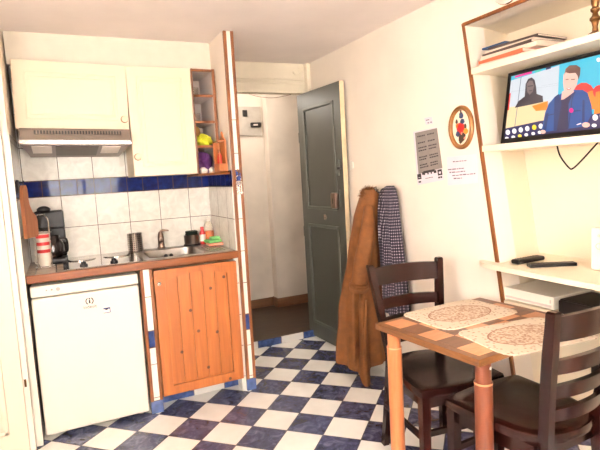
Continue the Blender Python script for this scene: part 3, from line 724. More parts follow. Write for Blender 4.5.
for z, q in ((1.877, 'upper'), (1.714, 'second')):
    mb = MB(); mb.lathe([(0.022, 0), (0.026, 0.003), (0.030, 0.06), (0.028, 0.06), (0.024, 0.006), (0.001, 0.005)], (0.296, 0.20, z)); tag(mb.build('drinking_glass', M['clear']), 'clear drinking glass on the %s shelf of the narrow open unit' % q, 'glass', 'glasses in the open unit')

# little wooden rack on the ledge
mr = thing('spice_rack', (0.375, -0.03, 1.386), 'little orange wooden rack with gabled back against the partition', 'rack')
Y0, Y1 = -0.09, 0.03
mb = MB(); mb.prism([(0.385, Y0, 1.386), (0.385, Y0, 1.58), (0.385, (Y0+Y1)/2-0.02, 1.60), (0.385, (Y0+Y1)/2, 1.635), (0.385, (Y0+Y1)/2+0.02, 1.60), (0.385, Y1, 1.58), (0.385, Y1, 1.386)], (0.009, 0, 0)); mb.build('back_board', M['pine'], mr)
for z in (1.386, 1.43, 1.57): bx((0.345, Y0, z), (0.386, Y1, z+0.008), 0.001).build('shelf', M['pine'], mr)
bx((0.345, Y1-0.008, 1.386), (0.386, Y1, 1.578), 0.001).build('side', M['pine'], mr); bx((0.345, Y0, 1.386), (0.386, Y0+0.006, 1.43), 0.001).build('side', M['pine'], mr)
bx((0.345, Y0, 1.43), (0.351, Y0+0.006, 1.572), 0.001).build('corner_stick', M['pine'], mr)
bx((0.342, Y0+0.008, 1.394), (0.348, Y1-0.008, 1.43), 0.001).build('drawer', M['pine'], mr)
vb = thing('vial', (0.366, -0.03, 1.438), 'small dark red vial in the little wooden rack', 'vial')
MB().lathe([(0.013, 0), (0.014, 0.002), (0.014, 0.05), (0.007, 0.062), (0.006, 0.068)], (0.366, -0.03, 1.438)).build('body', M['red'], vb)
MB().lathe([(0.008, 0.068), (0.008, 0.088), (0.001, 0.089)], (0.366, -0.03, 1.438)).build('cap', M['dark'], vb)

# keys on the post
ks = thing('key_bunch', (0.445, -0.13, 1.24), 'bunch of keys with a blue tag hanging on the tiled post', 'keys')
MB().torus((0.445, -0.134, 1.345), (0, 1, 0.2), 0.017, 0.0016).build('key_ring', M['chrome'], ks)
bx((0.437, -0.137, 1.33), (0.458, -0.131, 1.375), 0.003).build('tag', M['navy'], ks)
for k, (dx, rz) in enumerate(((-0.014, 0.12), (0.0, -0.05), (0.012, -0.18))):
    mb = MB(); mb.torus((0.445+dx*0.5, -0.136-0.002*k, 1.315), (0, 1, 0), 0.011, 0.0025, 16, 6); mb.box((0.442+dx, -0.138-0.002*k, 1.245), (0.449+dx, -0.134-0.002*k, 1.305), 0.001); mb.box((0.447+dx, -0.138-0.002*k, 1.25), (0.454+dx, -0.134-0.002*k, 1.262), 0.001); mb.build('key', M['chrome'], ks)
nh = thing('nail_hook', (0.445, -0.126, 1.37), 'small brass cup hook in the tiled post above the keys', 'hook')
MB().tube([(0.445, -0.119, 1.39), (0.445, -0.135, 1.39), (0.445, -0.143, 1.377), (0.445, -0.138, 1.360), (0.445, -0.130, 1.363)], 0.0028, 8).build('hook_wire', M['brass'], nh)
MB().cyl((0.445, -0.120, 1.39), (0.445, -0.124, 1.39), 0.008).build('collar', M['brass'], nh)

# hall: meter panel, wires
mp = thing('meter_panel', (1.16, 1.57, 1.74), 'pale electricity meter board on the hall wall', 'meter board')
bx((0.98, 1.555, 1.745), (1.285, 1.58, 2.02), 0.004).build('board', M['meter'], mp)
bx((1.095, 1.54, 1.925), (1.14, 1.556, 1.985), 0.004).build('switch', M['dark'], mp)
bx((1.165, 1.53, 1.82), (1.275, 1.556, 1.868), 0.02, seg=3).build('meter', M['dark'], mp)
bx((1.19, 1.526, 1.835), (1.235, 1.532, 1.852), 0.003).build('meter_window', M['greywhite'], mp)
mb = MB(); mb.tube([(0.84, 0.66, 1.985), (0.92, 0.66, 1.965), (1.02, 0.66, 1.957), (1.10, 0.66, 1.965), (1.2, 0.66, 1.987)], 0.002, 8); tag(mb.build('hanging_wire', M['hallskirt']), 'thin wire sagging under the white lintel in the doorway', 'wire')
mb = MB(); mb.tube([(1.245, 0.60, 2.19), (1.25, 0.585, 2.16), (1.24, 0.58, 2.135), (1.215, 0.582, 2.125), (1.195, 0.585, 2.14), (1.20, 0.60, 2.15)], 0.0045, 8); tag(mb.build('cable_loop', M['lintel']), 'short looped white cable on the lintel near the wall corner', 'cable')

# ------------------------------------------------------------------ right wall things
def quad(px, X=XW+0.0004, th=0.0020):
    pts = [hit(0, X, *p) for p in px]; return MB().prism(pts, (-th, 0, 0)), pts
def lerp2(P, u, v): return (P[0]*(1-u)+P[1]*u)*(1-v)+(P[3]*(1-u)+P[2]*u)*v
def marks(P, rects, th=0.0006, lift=0.0020):
    mb = MB()
    for (u0, u1, v0, v1) in rects: mb.prism([lerp2(P, a, b)+Vector((-lift, 0, 0)) for a, b in ((u0, v0), (u1, v0), (u1, v1), (u0, v1))], (-th, 0, 0))
    return mb
rd = random.Random(3)
po = thing('poster', (XW-0.01, -0.82, 1.25), 'grey printed calendar sheet with black pattern at its foot, on the wall', 'poster')
mb, P = quad([(413.5, 132), (437, 127), (444, 180), (418, 185)]); mb.build('sheet', M['paper'], po)
mb, Q = quad([(415, 133), (437, 128), (442.5, 168), (418.5, 174)], XW-0.0016, 0.0004); mb.build('printed_field', M['paperg'], po)
R = []
for v in (0.09, 0.25, 0.37, 0.44, 0.60, 0.66, 0.79, 0.85):
    for u0 in (0.1, 0.55):
        u = u0
        while u < u0+0.3: q = rd.uniform(0.03, 0.08); R.append((u, u+q, v, v+0.03)); u += q+0.02
marks(Q, R, lift=0.0006).build('printing', M['ink'], po)
R = [(0.02, 0.18, 0.80, 0.86), (0.02, 0.06, 0.8, 0.9), (0.14, 0.18, 0.8, 0.9), (0.02, 0.18, 0.87, 0.9), (0.22, 0.30, 0.78, 0.83), (0.28, 0.72, 0.765, 0.81), (0.28, 0.34, 0.80, 0.84), (0.43, 0.48, 0.80, 0.84), (0.56, 0.61, 0.8, 0.84), (0.68, 0.78, 0.79, 0.84), (0.82, 0.98, 0.79, 0.83), (0.82, 0.86, 0.79, 0.9), (0.94, 0.98, 0.79, 0.9), (0.82, 0.98, 0.87, 0.9), (0.05, 0.15, 0.935, 0.965), (0.82, 0.88, 0.92, 0.955), (0.9, 0.96, 0.92, 0.955)]
R += [(0.34+0.05*k, 0.37+0.05*k, 0.90, 0.915) for k in range(6)]
marks(P, R, lift=0.0024).build('foot_pattern', M['ink'], po)
nt = thing('wall_note', (XW-0.01, -1.07, 1.25), 'sheet of pale paper with handwriting below the oval picture', 'paper note')
mb, P = quad([(447, 157), (476.5, 154), (478, 183), (448, 185.5)]); mb.build('sheet', M['paper'], nt)
R = []
for v, u0, u1 in ((0.17, 0.22, 0.68), (0.43, 0.03, 0.58), (0.535, 0.08, 0.62), (0.65, 0.18, 0.96), (0.76, 0.22, 0.5)):
    u = u0
    while u < u1: q = rd.uniform(0.05, 0.13); R.append((u, min(u+q, u1), v+rd.uniform(-.01, .01), v+0.035)); u += q+0.025
marks(P, R).build('handwriting', M['inkl'], nt)
sn = thing('small_note', (XW-0.01, -0.83, 1.58), 'tiny scrap of paper stuck above the grey calendar sheet', 'paper note')
mb, P = quad([(424.5, 118), (432, 116.5), (433.5, 123.5), (426, 125)]); mb.build('sheet', M['paper'], sn)
marks(P, [(0.15, 0.6, 0.3, 0.42), (0.3, 0.5, 0.7, 0.85), (0.68, 0.85, 0.68, 0.85)]).build('handwriting', M['inkl'], sn)
# oval picture
oc = (hit(0, XW, 462, 127.5)); OY, OZ = oc.y, oc.z; ha, hb_ = 0.086, 0.110
op = thing('oval_picture', (XW-0.01, OY, OZ-hb_), 'oval gilt-framed flower picture hanging beside the wood-edged alcove', 'picture')
def oval(a, b, x, n=48): return [(x, OY+a*math.cos(2*PI*k/n), OZ+b*math.sin(2*PI*k/n)) for k in range(n)]
mb = MB(); mb.rings([oval(ha, hb_, XW-0.0005), oval(ha, hb_, XW-0.010), oval(ha-0.006, hb_-0.006, XW-0.018), oval(ha-0.014, hb_-0.014, XW-0.014), oval(ha-0.018, hb_-0.018, XW-0.017), oval(ha-0.024, hb_-0.024, XW-0.008), oval(ha-0.024, hb_-0.024, XW-0.002)], cap=False); mb.build('frame', M['gold'], op)
mb = MB(); mb.prism(oval(ha-0.022, hb_-0.022, XW-0.005), (0.002, 0, 0)); cv = mb.build('canvas', M['canvas'], op)
def petals(name, items, mat):
    mb = MB()
    for (dy, dz, r, s_) in items: mb.blob((XW-0.0065, OY-dy, OZ+dz), (0.002, r*1.3, r*s_*1.3), int(1000*(dy+dz)) % 97, 0.22, 2, False)
    mb.build(name, mat, cv)
petals('red_flower', [(-0.004, -0.006, 0.021, 1), (0.008, 0.004, 0.012, 1), (-0.012, 0.010, 0.010, 1)], M['red'])
petals('orange_flower', [(0.030, -0.022, 0.014, 0.8), (-0.026, 0.010, 0.008, 1.3)], M['orange'])
petals('blue_flower', [(0.002, 0.060, 0.012, 1.0), (0.010, 0.030, 0.013, 0.8), (-0.022, -0.030, 0.012, 1)], plain('blue_thread', rgb(72, 78, 108), 0.8, var=0.2, scale=80))
petals('leaves', [(0.002, -0.052, 0.018, 0.9), (0.014, -0.040, 0.012, 1.2), (-0.006, -0.068, 0.007, 1.6), (0.0, 0.080, 0.004, 2.5), (-0.030, 0.032, 0.006, 1.5), (0.030, 0.004, 0.006, 1.6), (-0.004, -0.006, 0.006, 1)], plain('brown_thread', rgb(92, 70, 52), 0.8, var=0.2, scale=80))
petals('pink_flower', [(0.006, -0.030, 0.007, 1), (0.022, -0.055, 0.006, 1)], M['pink'])
# round white fitting at the wall above the alcove
wl_ = thing('wall_lamp', (XW-0.02, -1.42, 2.03), 'round white lamp on the wall just above the wood-edged alcove', 'lamp')
lc = hit(0, XW, 508, -14)
MB().lathe([(0.075, 0), (0.075, 0.015), (0.06, 0.03), (0.001, 0.034)], lc, (-1, 0, 0), 40).build('shade', M['white'], wl_)
MB().lathe([(0.078, 0), (0.079, 0.004), (0.078, 0.010), (0.074, 0.012)], lc+Vector((0.0, 0, 0)), (-1, 0, 0), 40).build('rim', M['chrome'], wl_)

# ------------------------------------------------------------------ alcove
def board_top(name, y_at, z0, z1, label):
    mb = MB(); a, b = sy(z1)-0.004, -2.598
    mb.prism([(XW-0.004, a, z0), (XA, a+0.055, z0), (XA, b, z0), (XW-0.004, b, z0)], (0, 0, z1-z0))
    return tag(mb.build(name, M['shelfw']), label, 'shelf')
board_top('wall_shelf', 0, 1.785, 1.812, 'white upper alcove shelf carrying the magazines')
board_top('wall_shelf', 0, 1.405, 1.434, 'white alcove shelf the television stands on')
board_top('wall_shelf', 0, 0.665, 0.69, 'low alcove shelf behind the table holding the white box')
mb = MB()
tip = [(XW+0.001, -1.20), (1.305, -1.21), (1.283, -1.235), (1.262, -1.30), (1.250, -1.45), (1.243, -1.65), (1.243, -2.598), (XA-0.001, -2.598), (XA-0.001, -1.27), (XW+0.008, -1.325), (XW+0.001, -1.315)]
mb.prism([(x, y, 0.848) for x, y in tip], (0, 0, 0.022)); tag(mb.build('desk_board', M['shelfw']), 'white desk-height board in the alcove with rounded overhanging end, under the remotes', 'desk board')

# magazines
for k, (y0_, y1_, x0_, x1_, h, rz, mt, lb) in enumerate((
        (-1.50, -1.19, 1.35, 1.57, 0.014, 0.02, 'mag4', 'lowest magazine of the alcove pile, pale cover'), (-1.46, -1.19, 1.345, 1.55, 0.016, -0.05, 'mag3', 'magazine with orange red cover near the bottom of the alcove pile'),
        (-1.50, -1.19, 1.36, 1.57, 0.018, 0.04, 'mag4', 'thick pale magazine in the middle of the alcove pile'), (-1.49, -1.20, 1.36, 1.57, 0.012, -0.03, 'mag2', 'brown-covered magazine third from the top of the alcove pile'),
        (-1.48, -1.21, 1.37, 1.58, 0.010, 0.03, 'mag4', 'pale magazine just beneath the top one of the alcove pile'), (-1.50, -1.24, 1.36, 1.57, 0.008, 0.08, 'mag2', 'brown magazine on top of the alcove pile'))):
    if k == 0: zz_ = 1.812
    m_ = thing('magazine', ((x0_+x1_)/2, (y0_+y1_)/2, zz_), lb, 'magazine', 'magazines piled in the alcove')
    cx_ = ((x0_+x1_)/2, (y0_+y1_)/2, 0)
    bx((x0_+0.002, y0_+0.002, zz_+0.0012), (x1_-0.002, y1_-0.002, zz_+h-0.0012), 0.0, rot=rz, cen=cx_).build('pages', M['mag4'], m_)
    mb = MB(); mb.box((x0_, y0_, zz_), (x1_, y1_, zz_+0.0012), rot=rz, cen=cx_); mb.box((x0_, y0_, zz_+h-0.0012), (x1_, y1_, zz_+h), rot=rz, cen=cx_); mb.box((x0_, y1_-0.001, zz_), (x1_, y1_, zz_+h), rot=rz, cen=cx_)
    if mt in ('mag2', 'mag3'): mb.box((x0_, y0_, zz_), (x0_+0.001, y1_, zz_+h), rot=rz, cen=cx_)
    mb.build('cover', M[mt], m_)
    zz_ += h+0.0002
m_ = thing('booklet', (1.45, -1.24, zz_), 'blue booklet lying tilted on the end of the magazine pile', 'booklet')
bx((1.36, -1.34, zz_+0.002), (1.52, -1.20, zz_+0.010), 0.001, rot=Matrix.Rotation(-0.0, 3, 'X')).build('cover', M['mag1'], m_)
m_ = thing('leaflet', (1.34, -1.3, 1.812), 'orange red leaflet hanging forward at the front of the magazine pile', 'leaflet')

# candlestick
cs = thing('candlestick', (1.395, -1.748, 1.812), 'turned brass candlestick on the upper alcove shelf', 'candlestick')
pr = [(0.036, 0), (0.038, 0.006), (0.030, 0.014), (0.014, 0.022), (0.011, 0.04), (0.016, 0.06), (0.023, 0.066), (0.023, 0.074), (0.014, 0.082), (0.011, 0.092), (0.019, 0.10), (0.020, 0.108), (0.013, 0.114), (0.017, 0.13), (0.019, 0.16), (0.014, 0.18), (0.020, 0.188), (0.022, 0.196), (0.018, 0.20), (0.001, 0.201)]
MB().lathe([(r*0.85, h) for r, h in pr], (1.395, -1.748, 1.812)).build('stem', M['brass'], cs)

# television
TB = Vector((1.385, 0, 1.437)); TA = math.radians(10)
tn = Vector((-math.cos(TA), 0, math.sin(TA))); tu = Vector((math.sin(TA), 0, math.cos(TA)))
TY0 = hitp(TB, tn, 500.5, 144.5).y; TW, TH = 0.575, 0.338
tv = thing('television', (1.43, TY0-TW/2, 1.434), 'black flat television showing two people, standing on the alcove shelf', 'television')
def tp_(w_, h_, d_=0.0): return Vector((TB.x, TY0-w_, TB.z))+tu*h_+tn*d_
def slab(mb, w0, w1, h0, h1, d0, d1): return mb.prism([tp_(w0, h0, d0), tp_(w1, h0, d0), tp_(w1, h1, d0), tp_(w0, h1, d0)], tn*(d1-d0))
mb = MB(); bz = 0.017
slab(mb, 0, TW, 0, bz+0.006, -0.03, 0); slab(mb, 0, TW, TH-bz, TH, -0.03, 0); slab(mb, 0, bz, bz, TH-bz, -0.03, 0); slab(mb, TW-bz, TW, bz, TH-bz, -0.03, 0)
mb.build('bezel', M['black'], tv)
mb = MB(); slab(mb, 0.03, TW-0.03, 0.03, TH-0.04, -0.07, -0.028); mb.build('back_shell', M['darkbox'], tv)
mb = MB(); mb.box((1.37, TY0-TW/2-0.12, 1.434), (1.50, TY0-TW/2+0.12, 1.442), 0.003); mb.box((1.40, TY0-TW/2-0.03, 1.438), (1.44, TY0-TW/2+0.03, 1.50), 0.003); mb.build('stand', M['black'], tv)
SC = dict(sky=(70, 186, 210), wall=(200, 206, 212), sand=(236, 206, 160), navy=(44, 40, 92), dot=(240, 236, 236), yel=(244, 214, 60), red=(226, 60, 52), org=(244, 140, 40), jac=(30, 84, 150), jacd=(20, 56, 112), tee=(38, 40, 84), skin=(236, 188, 172), hair=(118, 84, 74), hood=(66, 56, 64), face=(120, 104, 104), mag=(220, 40, 140), wht=(250, 244, 246), line=(120, 130, 140), grn=(90, 190, 170))
keys_ = list(SC); smats = [emis('screen_'+k, rgb(*SC[k]), 0.88) for k in keys_]
sm = MB(); layer = [0]
sp0 = tp_(0, 0, -0.004)
def poly(key, pts):
    layer[0] += 1; d = layer[0]*0.00006
    q = []
    for (x, y) in pts:
        p = hitp(sp0, tn, x, y) ; w_ = TY0-p.y; h_ = (p-Vector((TB.x, p.y, TB.z))).dot(tu)
        q.append(tp_(min(max(w_, bz*0.5), TW-bz*0.5), min(max(h_, bz*0.5), TH-bz*0.5), -0.004+d))
    sm.mi = keys_.index(key)
    f_ = sm.bm.faces.new([sm.bm.verts.new(p) for p in q]); f_.material_index = sm.mi
def disc(key, cx, cy, r, rz=None):
    poly(key, [(cx+r*math.cos(2*PI*k/14), cy+(rz or r)*math.sin(2*PI*k/14)) for k in range(14)])
poly('sky', [(490, 75), (700, 20), (700, 140), (490, 150)])
poly('wall', [(500, 82), (562, 62), (562, 106), (500, 116)])
poly('sky', [(506, 76), (566, 60), (565, 63.5), (506, 82)])
poly('mag', [(515, 76), (532, 71), (532, 73.5), (515, 78)]); poly('grn', [(535, 71), (541, 69), (541, 71), (535, 73)]); poly('navy', [(546, 68), (551, 66), (551, 68.5), (546, 70)])
poly('sand', [(500, 109), (546, 101), (546, 124), (500, 132)])
poly('red', [(508, 94), (511, 93), (509, 110), (506, 111)]); poly('org', [(532, 106), (548, 101), (548, 110), (536, 111)])
for (a, b) in (((521, 76), (514, 130)), ((510, 92), (560, 84)), ((541, 86), (560, 82))):
    poly('line', [(a[0], a[1]), (a[0]+.7, a[1]), (b[0]+.7, b[1]+.7), (b[0], b[1]+.7)])
disc('red', 584, 96, 11.5, 13.5); disc('org', 593, 100, 9, 9.5); disc('red', 600, 92, 7, 7); poly('sky', [(560, 60), (568, 58), (562, 96), (558, 97)])
poly('org', [(596, 92), (640, 84), (640, 112), (594, 114)]); poly('red', [(603, 96), (640, 92), (640, 104), (600, 106)])
poly('navy', [(495, 130), (540, 121), (640, 108), (640, 150), (495, 150)])
for k, x in enumerate((508, 514.5, 521, 527.5, 534.5, 541)):
    disc('yel' if k == 4 else 'dot', x, 132.4-1.25*k, 2.2, 2.6); disc('yel' if k == 2 else 'dot', x-1, 138.4-1.2*k, 1.9, 1.6)
disc('dot', 595.5, 117.5, 2.8, 3.2); disc('dot', 594.5, 125.5, 2.6, 1.8); disc('dot', 603, 116, 2.8, 3.2); disc('dot', 610, 115, 2.8, 3.2)
# hooded figure
poly('hood', [(515, 108), (519, 101), (525, 96.5), (526, 84), (528.5, 79), (532, 77.5), (535, 80), (536.5, 87), (537, 94), (543, 96), (543.5, 102), (530, 105)])
poly('face', [(527, 84), (530, 80.5), (533, 81), (534.5, 86), (533, 92), (530, 95), (527.5, 92)])
poly('hood', [(528, 86), (533.5, 85.2), (533.5, 86.2), (528, 87)]); poly('hood', [(529.5, 90.6), (532.5, 90.2), (532.5, 91), (529.5, 91.4)])
# presenter in denim jacket
poly('jac', [(541.5, 132.5), (545.5, 113), (549, 104), (555, 97), (563, 93), (572, 90), (583, 90), (588, 93), (592, 106), (592.5, 114), (588, 122), (589, 126)])
poly('tee', [(557, 131), (559, 105), (562, 97), (573, 94), (569, 104), (568.5, 129)])
poly('jacd', [(555, 97), (559, 94), (562, 103), (557, 131), (554, 131.5)]); poly('jacd', [(573, 92), (576, 92), (573, 99), (569, 129.5), (568, 129.5)])
poly('jacd', [(546, 114), (549, 113), (546.5, 131), (543, 132)]); poly('jacd', [(583, 100), (585, 100), (585, 122), (582.5, 122)]); poly('jacd', [(572, 111), (581, 110), (581, 111), (572, 112)])
poly('jacd', [(548, 115), (557, 113), (557, 114), (548, 116)])
poly('skin', [(561.5, 100), (562.5, 92), (567, 89), (573.5, 89), (574.5, 92), (568, 97), (564, 99.5)])
poly('skin', [(564, 75), (567, 70), (573, 69), (577.5, 72), (578.5, 79), (577, 86), (573, 92), (568, 94.5), (564.5, 91), (563.5, 83)])
poly('hair', [(564.5, 76), (566, 69), (570, 65.5), (577, 65.2), (581, 68), (580.5, 75), (579, 80), (578, 76), (576, 73), (570, 73.5), (566, 72.5)])
poly('hair', [(566, 79.3), (569, 79), (569, 79.9), (566, 80.2)]); poly('hair', [(571.5, 79.2), (575.5, 79), (575.5, 79.9), (571.5, 80.1)])
poly('red', [(567, 88.5), (571.5, 88.2), (570.5, 89.8), (568, 90)]); poly('wht', [(567.8, 88.6), (570.8, 88.4), (570.2, 89.2), (568.2, 89.3)])
disc('mag', 571.8, 110.5, 2.2, 2.4); poly('wht', [(577, 124.5), (581.5, 123), (582, 124), (577.5, 125.2)])
disc('skin', 586.5, 125, 4, 2.6); disc('skin', 543.5, 132, 2.8, 2)
disc('dot', 599, 60, 2, 2.2)
bmesh.ops.recalc_face_normals(sm.bm, faces=sm.bm.faces)
scr = sm.build('screen', smats, tv, angle=5)
for f_ in scr.data.polygons:
    if f_.normal.dot(tn) < 0: f_.flip()

# cable under the shelf
mb = MB(); mb.tube([(1.40, -1.575, 1.405), (1.40, -1.59, 1.36), (1.40, -1.63, 1.31), (1.40, -1.65, 1.307), (1.40, -1.69, 1.34), (1.40, -1.757, 1.405)], 0.0035, 8); tag(mb.build('cable', M['black']), 'black cable hanging in a loop under the television shelf', 'cable')
# remotes
def remote(p0, p1, wd, th, label, round_):
    p0, p1 = Vector(p0), Vector(p1); c_ = (p0+p1)/2; d_ = p1-p0; a = math.atan2(d_.y, d_.x)
    r_ = thing('remote_control', (c_.x, c_.y, 0.87), label, 'remote control', 'remotes on the desk board')
    lx = d_.length/2
    MB().box((c_.x-lx, c_.y-wd/2, 0.87), (c_.x+lx, c_.y+wd/2, 0.87+th), round_, seg=3, rot=a).build('body', M['black'], r_)
    bt = MB(); R_ = Matrix.Rotation(a, 3, 'Z')
    for i in range(8):
        for j in range(3):
            q = c_+R_ @ Vector((-lx*0.75+i*lx*0.19, (j-1)*wd*0.26, 0)); bt.box((q.x-0.004, q.y-0.003, 0.87+th-0.0005), (q.x+0.004, q.y+0.003, 0.87+th+0.0012), 0.0008, rot=a)
    bt.build('button_field', M['darkbox'], r_)
remote((1.345, -1.39, 0.87), (1.53, -1.385, 0.87), 0.05, 0.022, 'rounded black remote control farther back on the desk board', 0.010)
remote((1.335, -1.475, 0.87), (1.515, -1.575, 0.87), 0.042, 0.016, 'slim flat black remote control nearer the front of the desk board', 0.003)
# router at the frame edge
ro = thing('router', (1.51, -1.73, 0.87), 'upright white speaker box with a small round emblem on the desk board', 'speaker')
bx((1.47, -1.86, 0.87), (1.55, -1.675, 1.055), 0.012).build('case', M['white'], ro)
mb = MB(); mb.torus((1.4695, -1.715, 0.975), (1, 0, 0), 0.012, 0.002); mb.torus((1.4695, -1.715, 1.02), (1, 0, 0), 0.004, 0.002); mb.build('emblem', M['greywhite'], ro)
# white box + black box on the low shelf
wb = thing('media_box', (1.48, -1.46, 0.69), 'flat white media player on the low alcove shelf behind the placemats', 'media player')
bx((1.345, -1.595, 0.694), (1.62, -1.325, 0.752), 0.006).build('case', M['white'], wb)
bx((1.3435, -1.585, 0.704), (1.3465, -1.335, 0.713), 0.0005).build('slot', M['greywhite'], wb)
bx((1.3435, -1.583, 0.722), (1.3465, -1.577, 0.738), 0.0005).build('button', M['greywhite'], wb)
bb = thing('black_box', (1.45, -1.75, 0.69), 'low black box on the alcove shelf beside the white media player', 'box')
bx((1.30+0.035, -1.93, 0.691), (1.55, -1.625, 0.75), 0.006).build('case', M['darkbox'], bb)
bx((1.34, -1.925, 0.748), (1.545, -1.63, 0.755), 0.003).build('lid', M['darkbox'], bb)
mb = MB(); mb.tube([(1.60, -1.46, 0.753), (1.62, -1.46, 0.80), (1.655, -1.47, 0.80), (1.665, -1.47, 0.72)], 0.006, 8); tag(mb.build('cable', M['black']), 'short black cable behind the white media player', 'cable')
# plug and lead low in the alcove
pg = thing('power_adapter', (1.6, -1.62, 0.3), 'black plug-in adapter low on the alcove wall behind the near chair', 'adapter')
bx((1.61, -1.66, 0.34), (XA, -1.58, 0.40), 0.01).build('body', M['black'], pg)
MB().tube([(1.62, -1.62, 0.39), (1.56, -1.66, 0.47), (1.56, -1.75, 0.42), (1.58, -1.80, 0.28), (1.60, -1.85, 0.01)], 0.004, 8).build('lead', M['black'], pg)

# ------------------------------------------------------------------ coats
hk2 = thing('coat_hook', (XW-0.03, -0.42, 1.20), 'chrome coat hook on the wall between coat and plaid shirt', 'hook')
MB().lathe([(0.02, 0), (0.02, 0.004), (0.012, 0.008), (0.001, 0.009)], (XW-0.0005, -0.44, 1.20), (-1, 0, 0)).build('back_plate', M['chrome'], hk2)
MB().tube([(XW-0.004, -0.44, 1.20), (XW-0.05, -0.445, 1.195), (XW-0.10, -0.45, 1.215), (XW-0.115, -0.45, 1.245)], [0.007, 0.007, 0.007, 0.01], 10).build('arm', M['chrome'], hk2)

ct = thing('coat', (1.19, -0.29, 0.02), 'long tan suede coat with fur collar hanging from the wall hook by the grey door', 'coat')
lev = [(1.225, 1.245, -0.365, 0.045, 0.045), (1.17, 1.24, -0.345, 0.065, 0.07), (1.05, 1.225, -0.33, 0.085, 0.09), (0.90, 1.215, -0.315, 0.097, 0.10), (0.71, 1.205, -0.30, 0.108, 0.11), (0.50, 1.185, -0.285, 0.128, 0.128), (0.32, 1.178, -0.285, 0.132, 0.138), (0.15, 1.172, -0.282, 0.140, 0.148), (0.0, 1.168, -0.282, 0.144, 0.152)]
def interp(z):
    for (a, b) in zip(lev, lev[1:]):
        if b[0] <= z <= a[0]:
            t_ = (a[0]-z)/(a[0]-b[0]); return [p+(q-p)*t_ for p, q in zip(a, b)]
    return lev[0] if z > lev[0][0] else lev[-1]
A0 = math.atan2(-0.85, -0.53)      # towards the room
NA, NZ = 96, 40
rings = []
for i in range(NZ+1):
    row = []
    for j in range(NA):
        a = 2*PI*j/NA; rel = (a-A0+PI) % (2*PI)-PI     # 0 faces the room; + is towards the table
        # hem height by direction: two front panels with a gap between, tail at the table side
        hem = 0.085-0.02*math.cos(2*rel+0.6)
        hem -= 0.085*math.exp(-((rel-0.12)/0.2)**2)*1.0
        if abs(rel) > 1.9: hem = 0.14
        hem = max(hem, 0.012)
        z = 1.225-(1.225-hem)*i/NZ
        _, cx_, cy_, ea, eb = interp(z)
        k = min(1, max(0, (1.1-z)/0.9))
        r_ = 1+k*(0.16*math.cos(5*rel+0.4)+0.09*math.sin(9*rel+1.0)+0.03*math.sin(14*rel+3*z)) - 0.42*k*math.exp(-((rel+0.22)/0.14)**2)*max(0.25, min(1, z*6))
        r_ += 0.012*math.sin(30*z+4*rel)+0.42*max(0, 1-z/0.35)**1.5*math.exp(-((rel-0.12)/0.22)**2)
        x, y = cx_+ea*r_*math.cos(a), cy_+eb*r_*math.sin(a)
        row.append((min(x, XW-0.016), y, z))
    rings.append(row)
MB().rings(rings).build('body', M['coat'], ct, angle=60)
# sleeve and cuff
def cp_(x, y, X): return hit(0, X, x, y)
s0, s1_, s2_, s3_ = cp_(369, 207, 1.20), cp_(367, 235, 1.13), cp_(362, 262, 1.10), cp_(358, 291, 1.09)
MB().tube([s0, s1_, s2_, s3_], [0.03, 0.046, 0.050, 0.048], 20).build('sleeve', M['coat'], ct, angle=60)
mb = MB(); dd_ = (s3_-s2_).normalized(); mb.lathe([(0.049, 0), (0.057, 0.004), (0.060, 0.03), (0.057, 0.055), (0.050, 0.058)], s3_-dd_*0.06, dd_); mb.build('cuff', M['coat'], ct)
mb = MB(); mb.lathe([(0.0595, 0.0), (0.063, 0.003), (0.063, 0.016), (0.0595, 0.019)], s3_-dd_*0.044, dd_, cap=False); mb.build('cuff_strap', M['coat'], ct)
# fur collar
mb = MB(); cc = cp_(369, 196, 1.235)
mb.blob(cc, (0.05, 0.05, 0.045), 3, 0.1)
rf = random.Random(5)
for k in range(800):
    v = Vector((rf.gauss(0, 1), rf.gauss(0, 1), rf.gauss(0.25, 1))).normalized(); p = cc+Vector((v.x*0.046, v.y*0.046, v.z*0.042)); t_ = v+Vector((rf.uniform(-.5, .5), rf.uniform(-.5, .5), rf.uniform(-.6, .3)))
    mb.cyl(p, p+t_.normalized()*rf.uniform(0.014, 0.034), 0.0024, 0.0003, 4, cap=False)
mb.build('fur_collar', M['fur'], ct)
# front edge + belt loop folds
mb = MB(); q = [cp_(366.5, 300, 1.10), cp_(365.5, 330, 1.075), cp_(364.5, 360, 1.05)]; mb.tube(q, 0.008, 8); mb.build('front_edge', M['coat'], ct)

sf = thing('plaid_shirt', (1.29, -0.56, 0.46), 'dark plaid shirt hanging next to the tan coat on the wall', 'shirt')
prof = [(1.245, -0.50, 0.030, 0.018), (1.225, -0.505, 0.066, 0.035), (1.17, -0.515, 0.082, 0.045), (1.0, -0.53, 0.092, 0.05), (0.85, -0.545, 0.10, 0.05), (0.65, -0.56, 0.11, 0.05), (0.46, -0.575, 0.115, 0.05)]
rings = []; NZ, NA = 40, 72
for i in range(NZ+1):
    z = 1.245-(1.245-0.46)*i/NZ
    for a, b in zip(prof, prof[1:]):
        if b[0] <= z+1e-6 <= a[0]+2e-6:
            t_ = (a[0]-z)/(a[0]-b[0]); cy_, hw, dp_ = [p+(q_-p)*t_ for p, q_ in zip(a[1:], b[1:])]; break
    row = []
    for j in range(NA):
        a = 2*PI*j/NA; k = min(1, (1.26-z)*4)
        x = XW-0.018-dp_+dp_*math.cos(a)*(1)+0; y = cy_+hw*math.sin(a)
        if math.cos(a) < 0: x -= k*0.012*(math.cos(10*math.sin(a)+0.5)+0.5*math.cos(19*math.sin(a)))
        row.append((x, y, z))
    rings.append(row)
mb = MB(); mb.rings(rings); uvl = mb.bm.loops.layers.uv.new('UVMap')
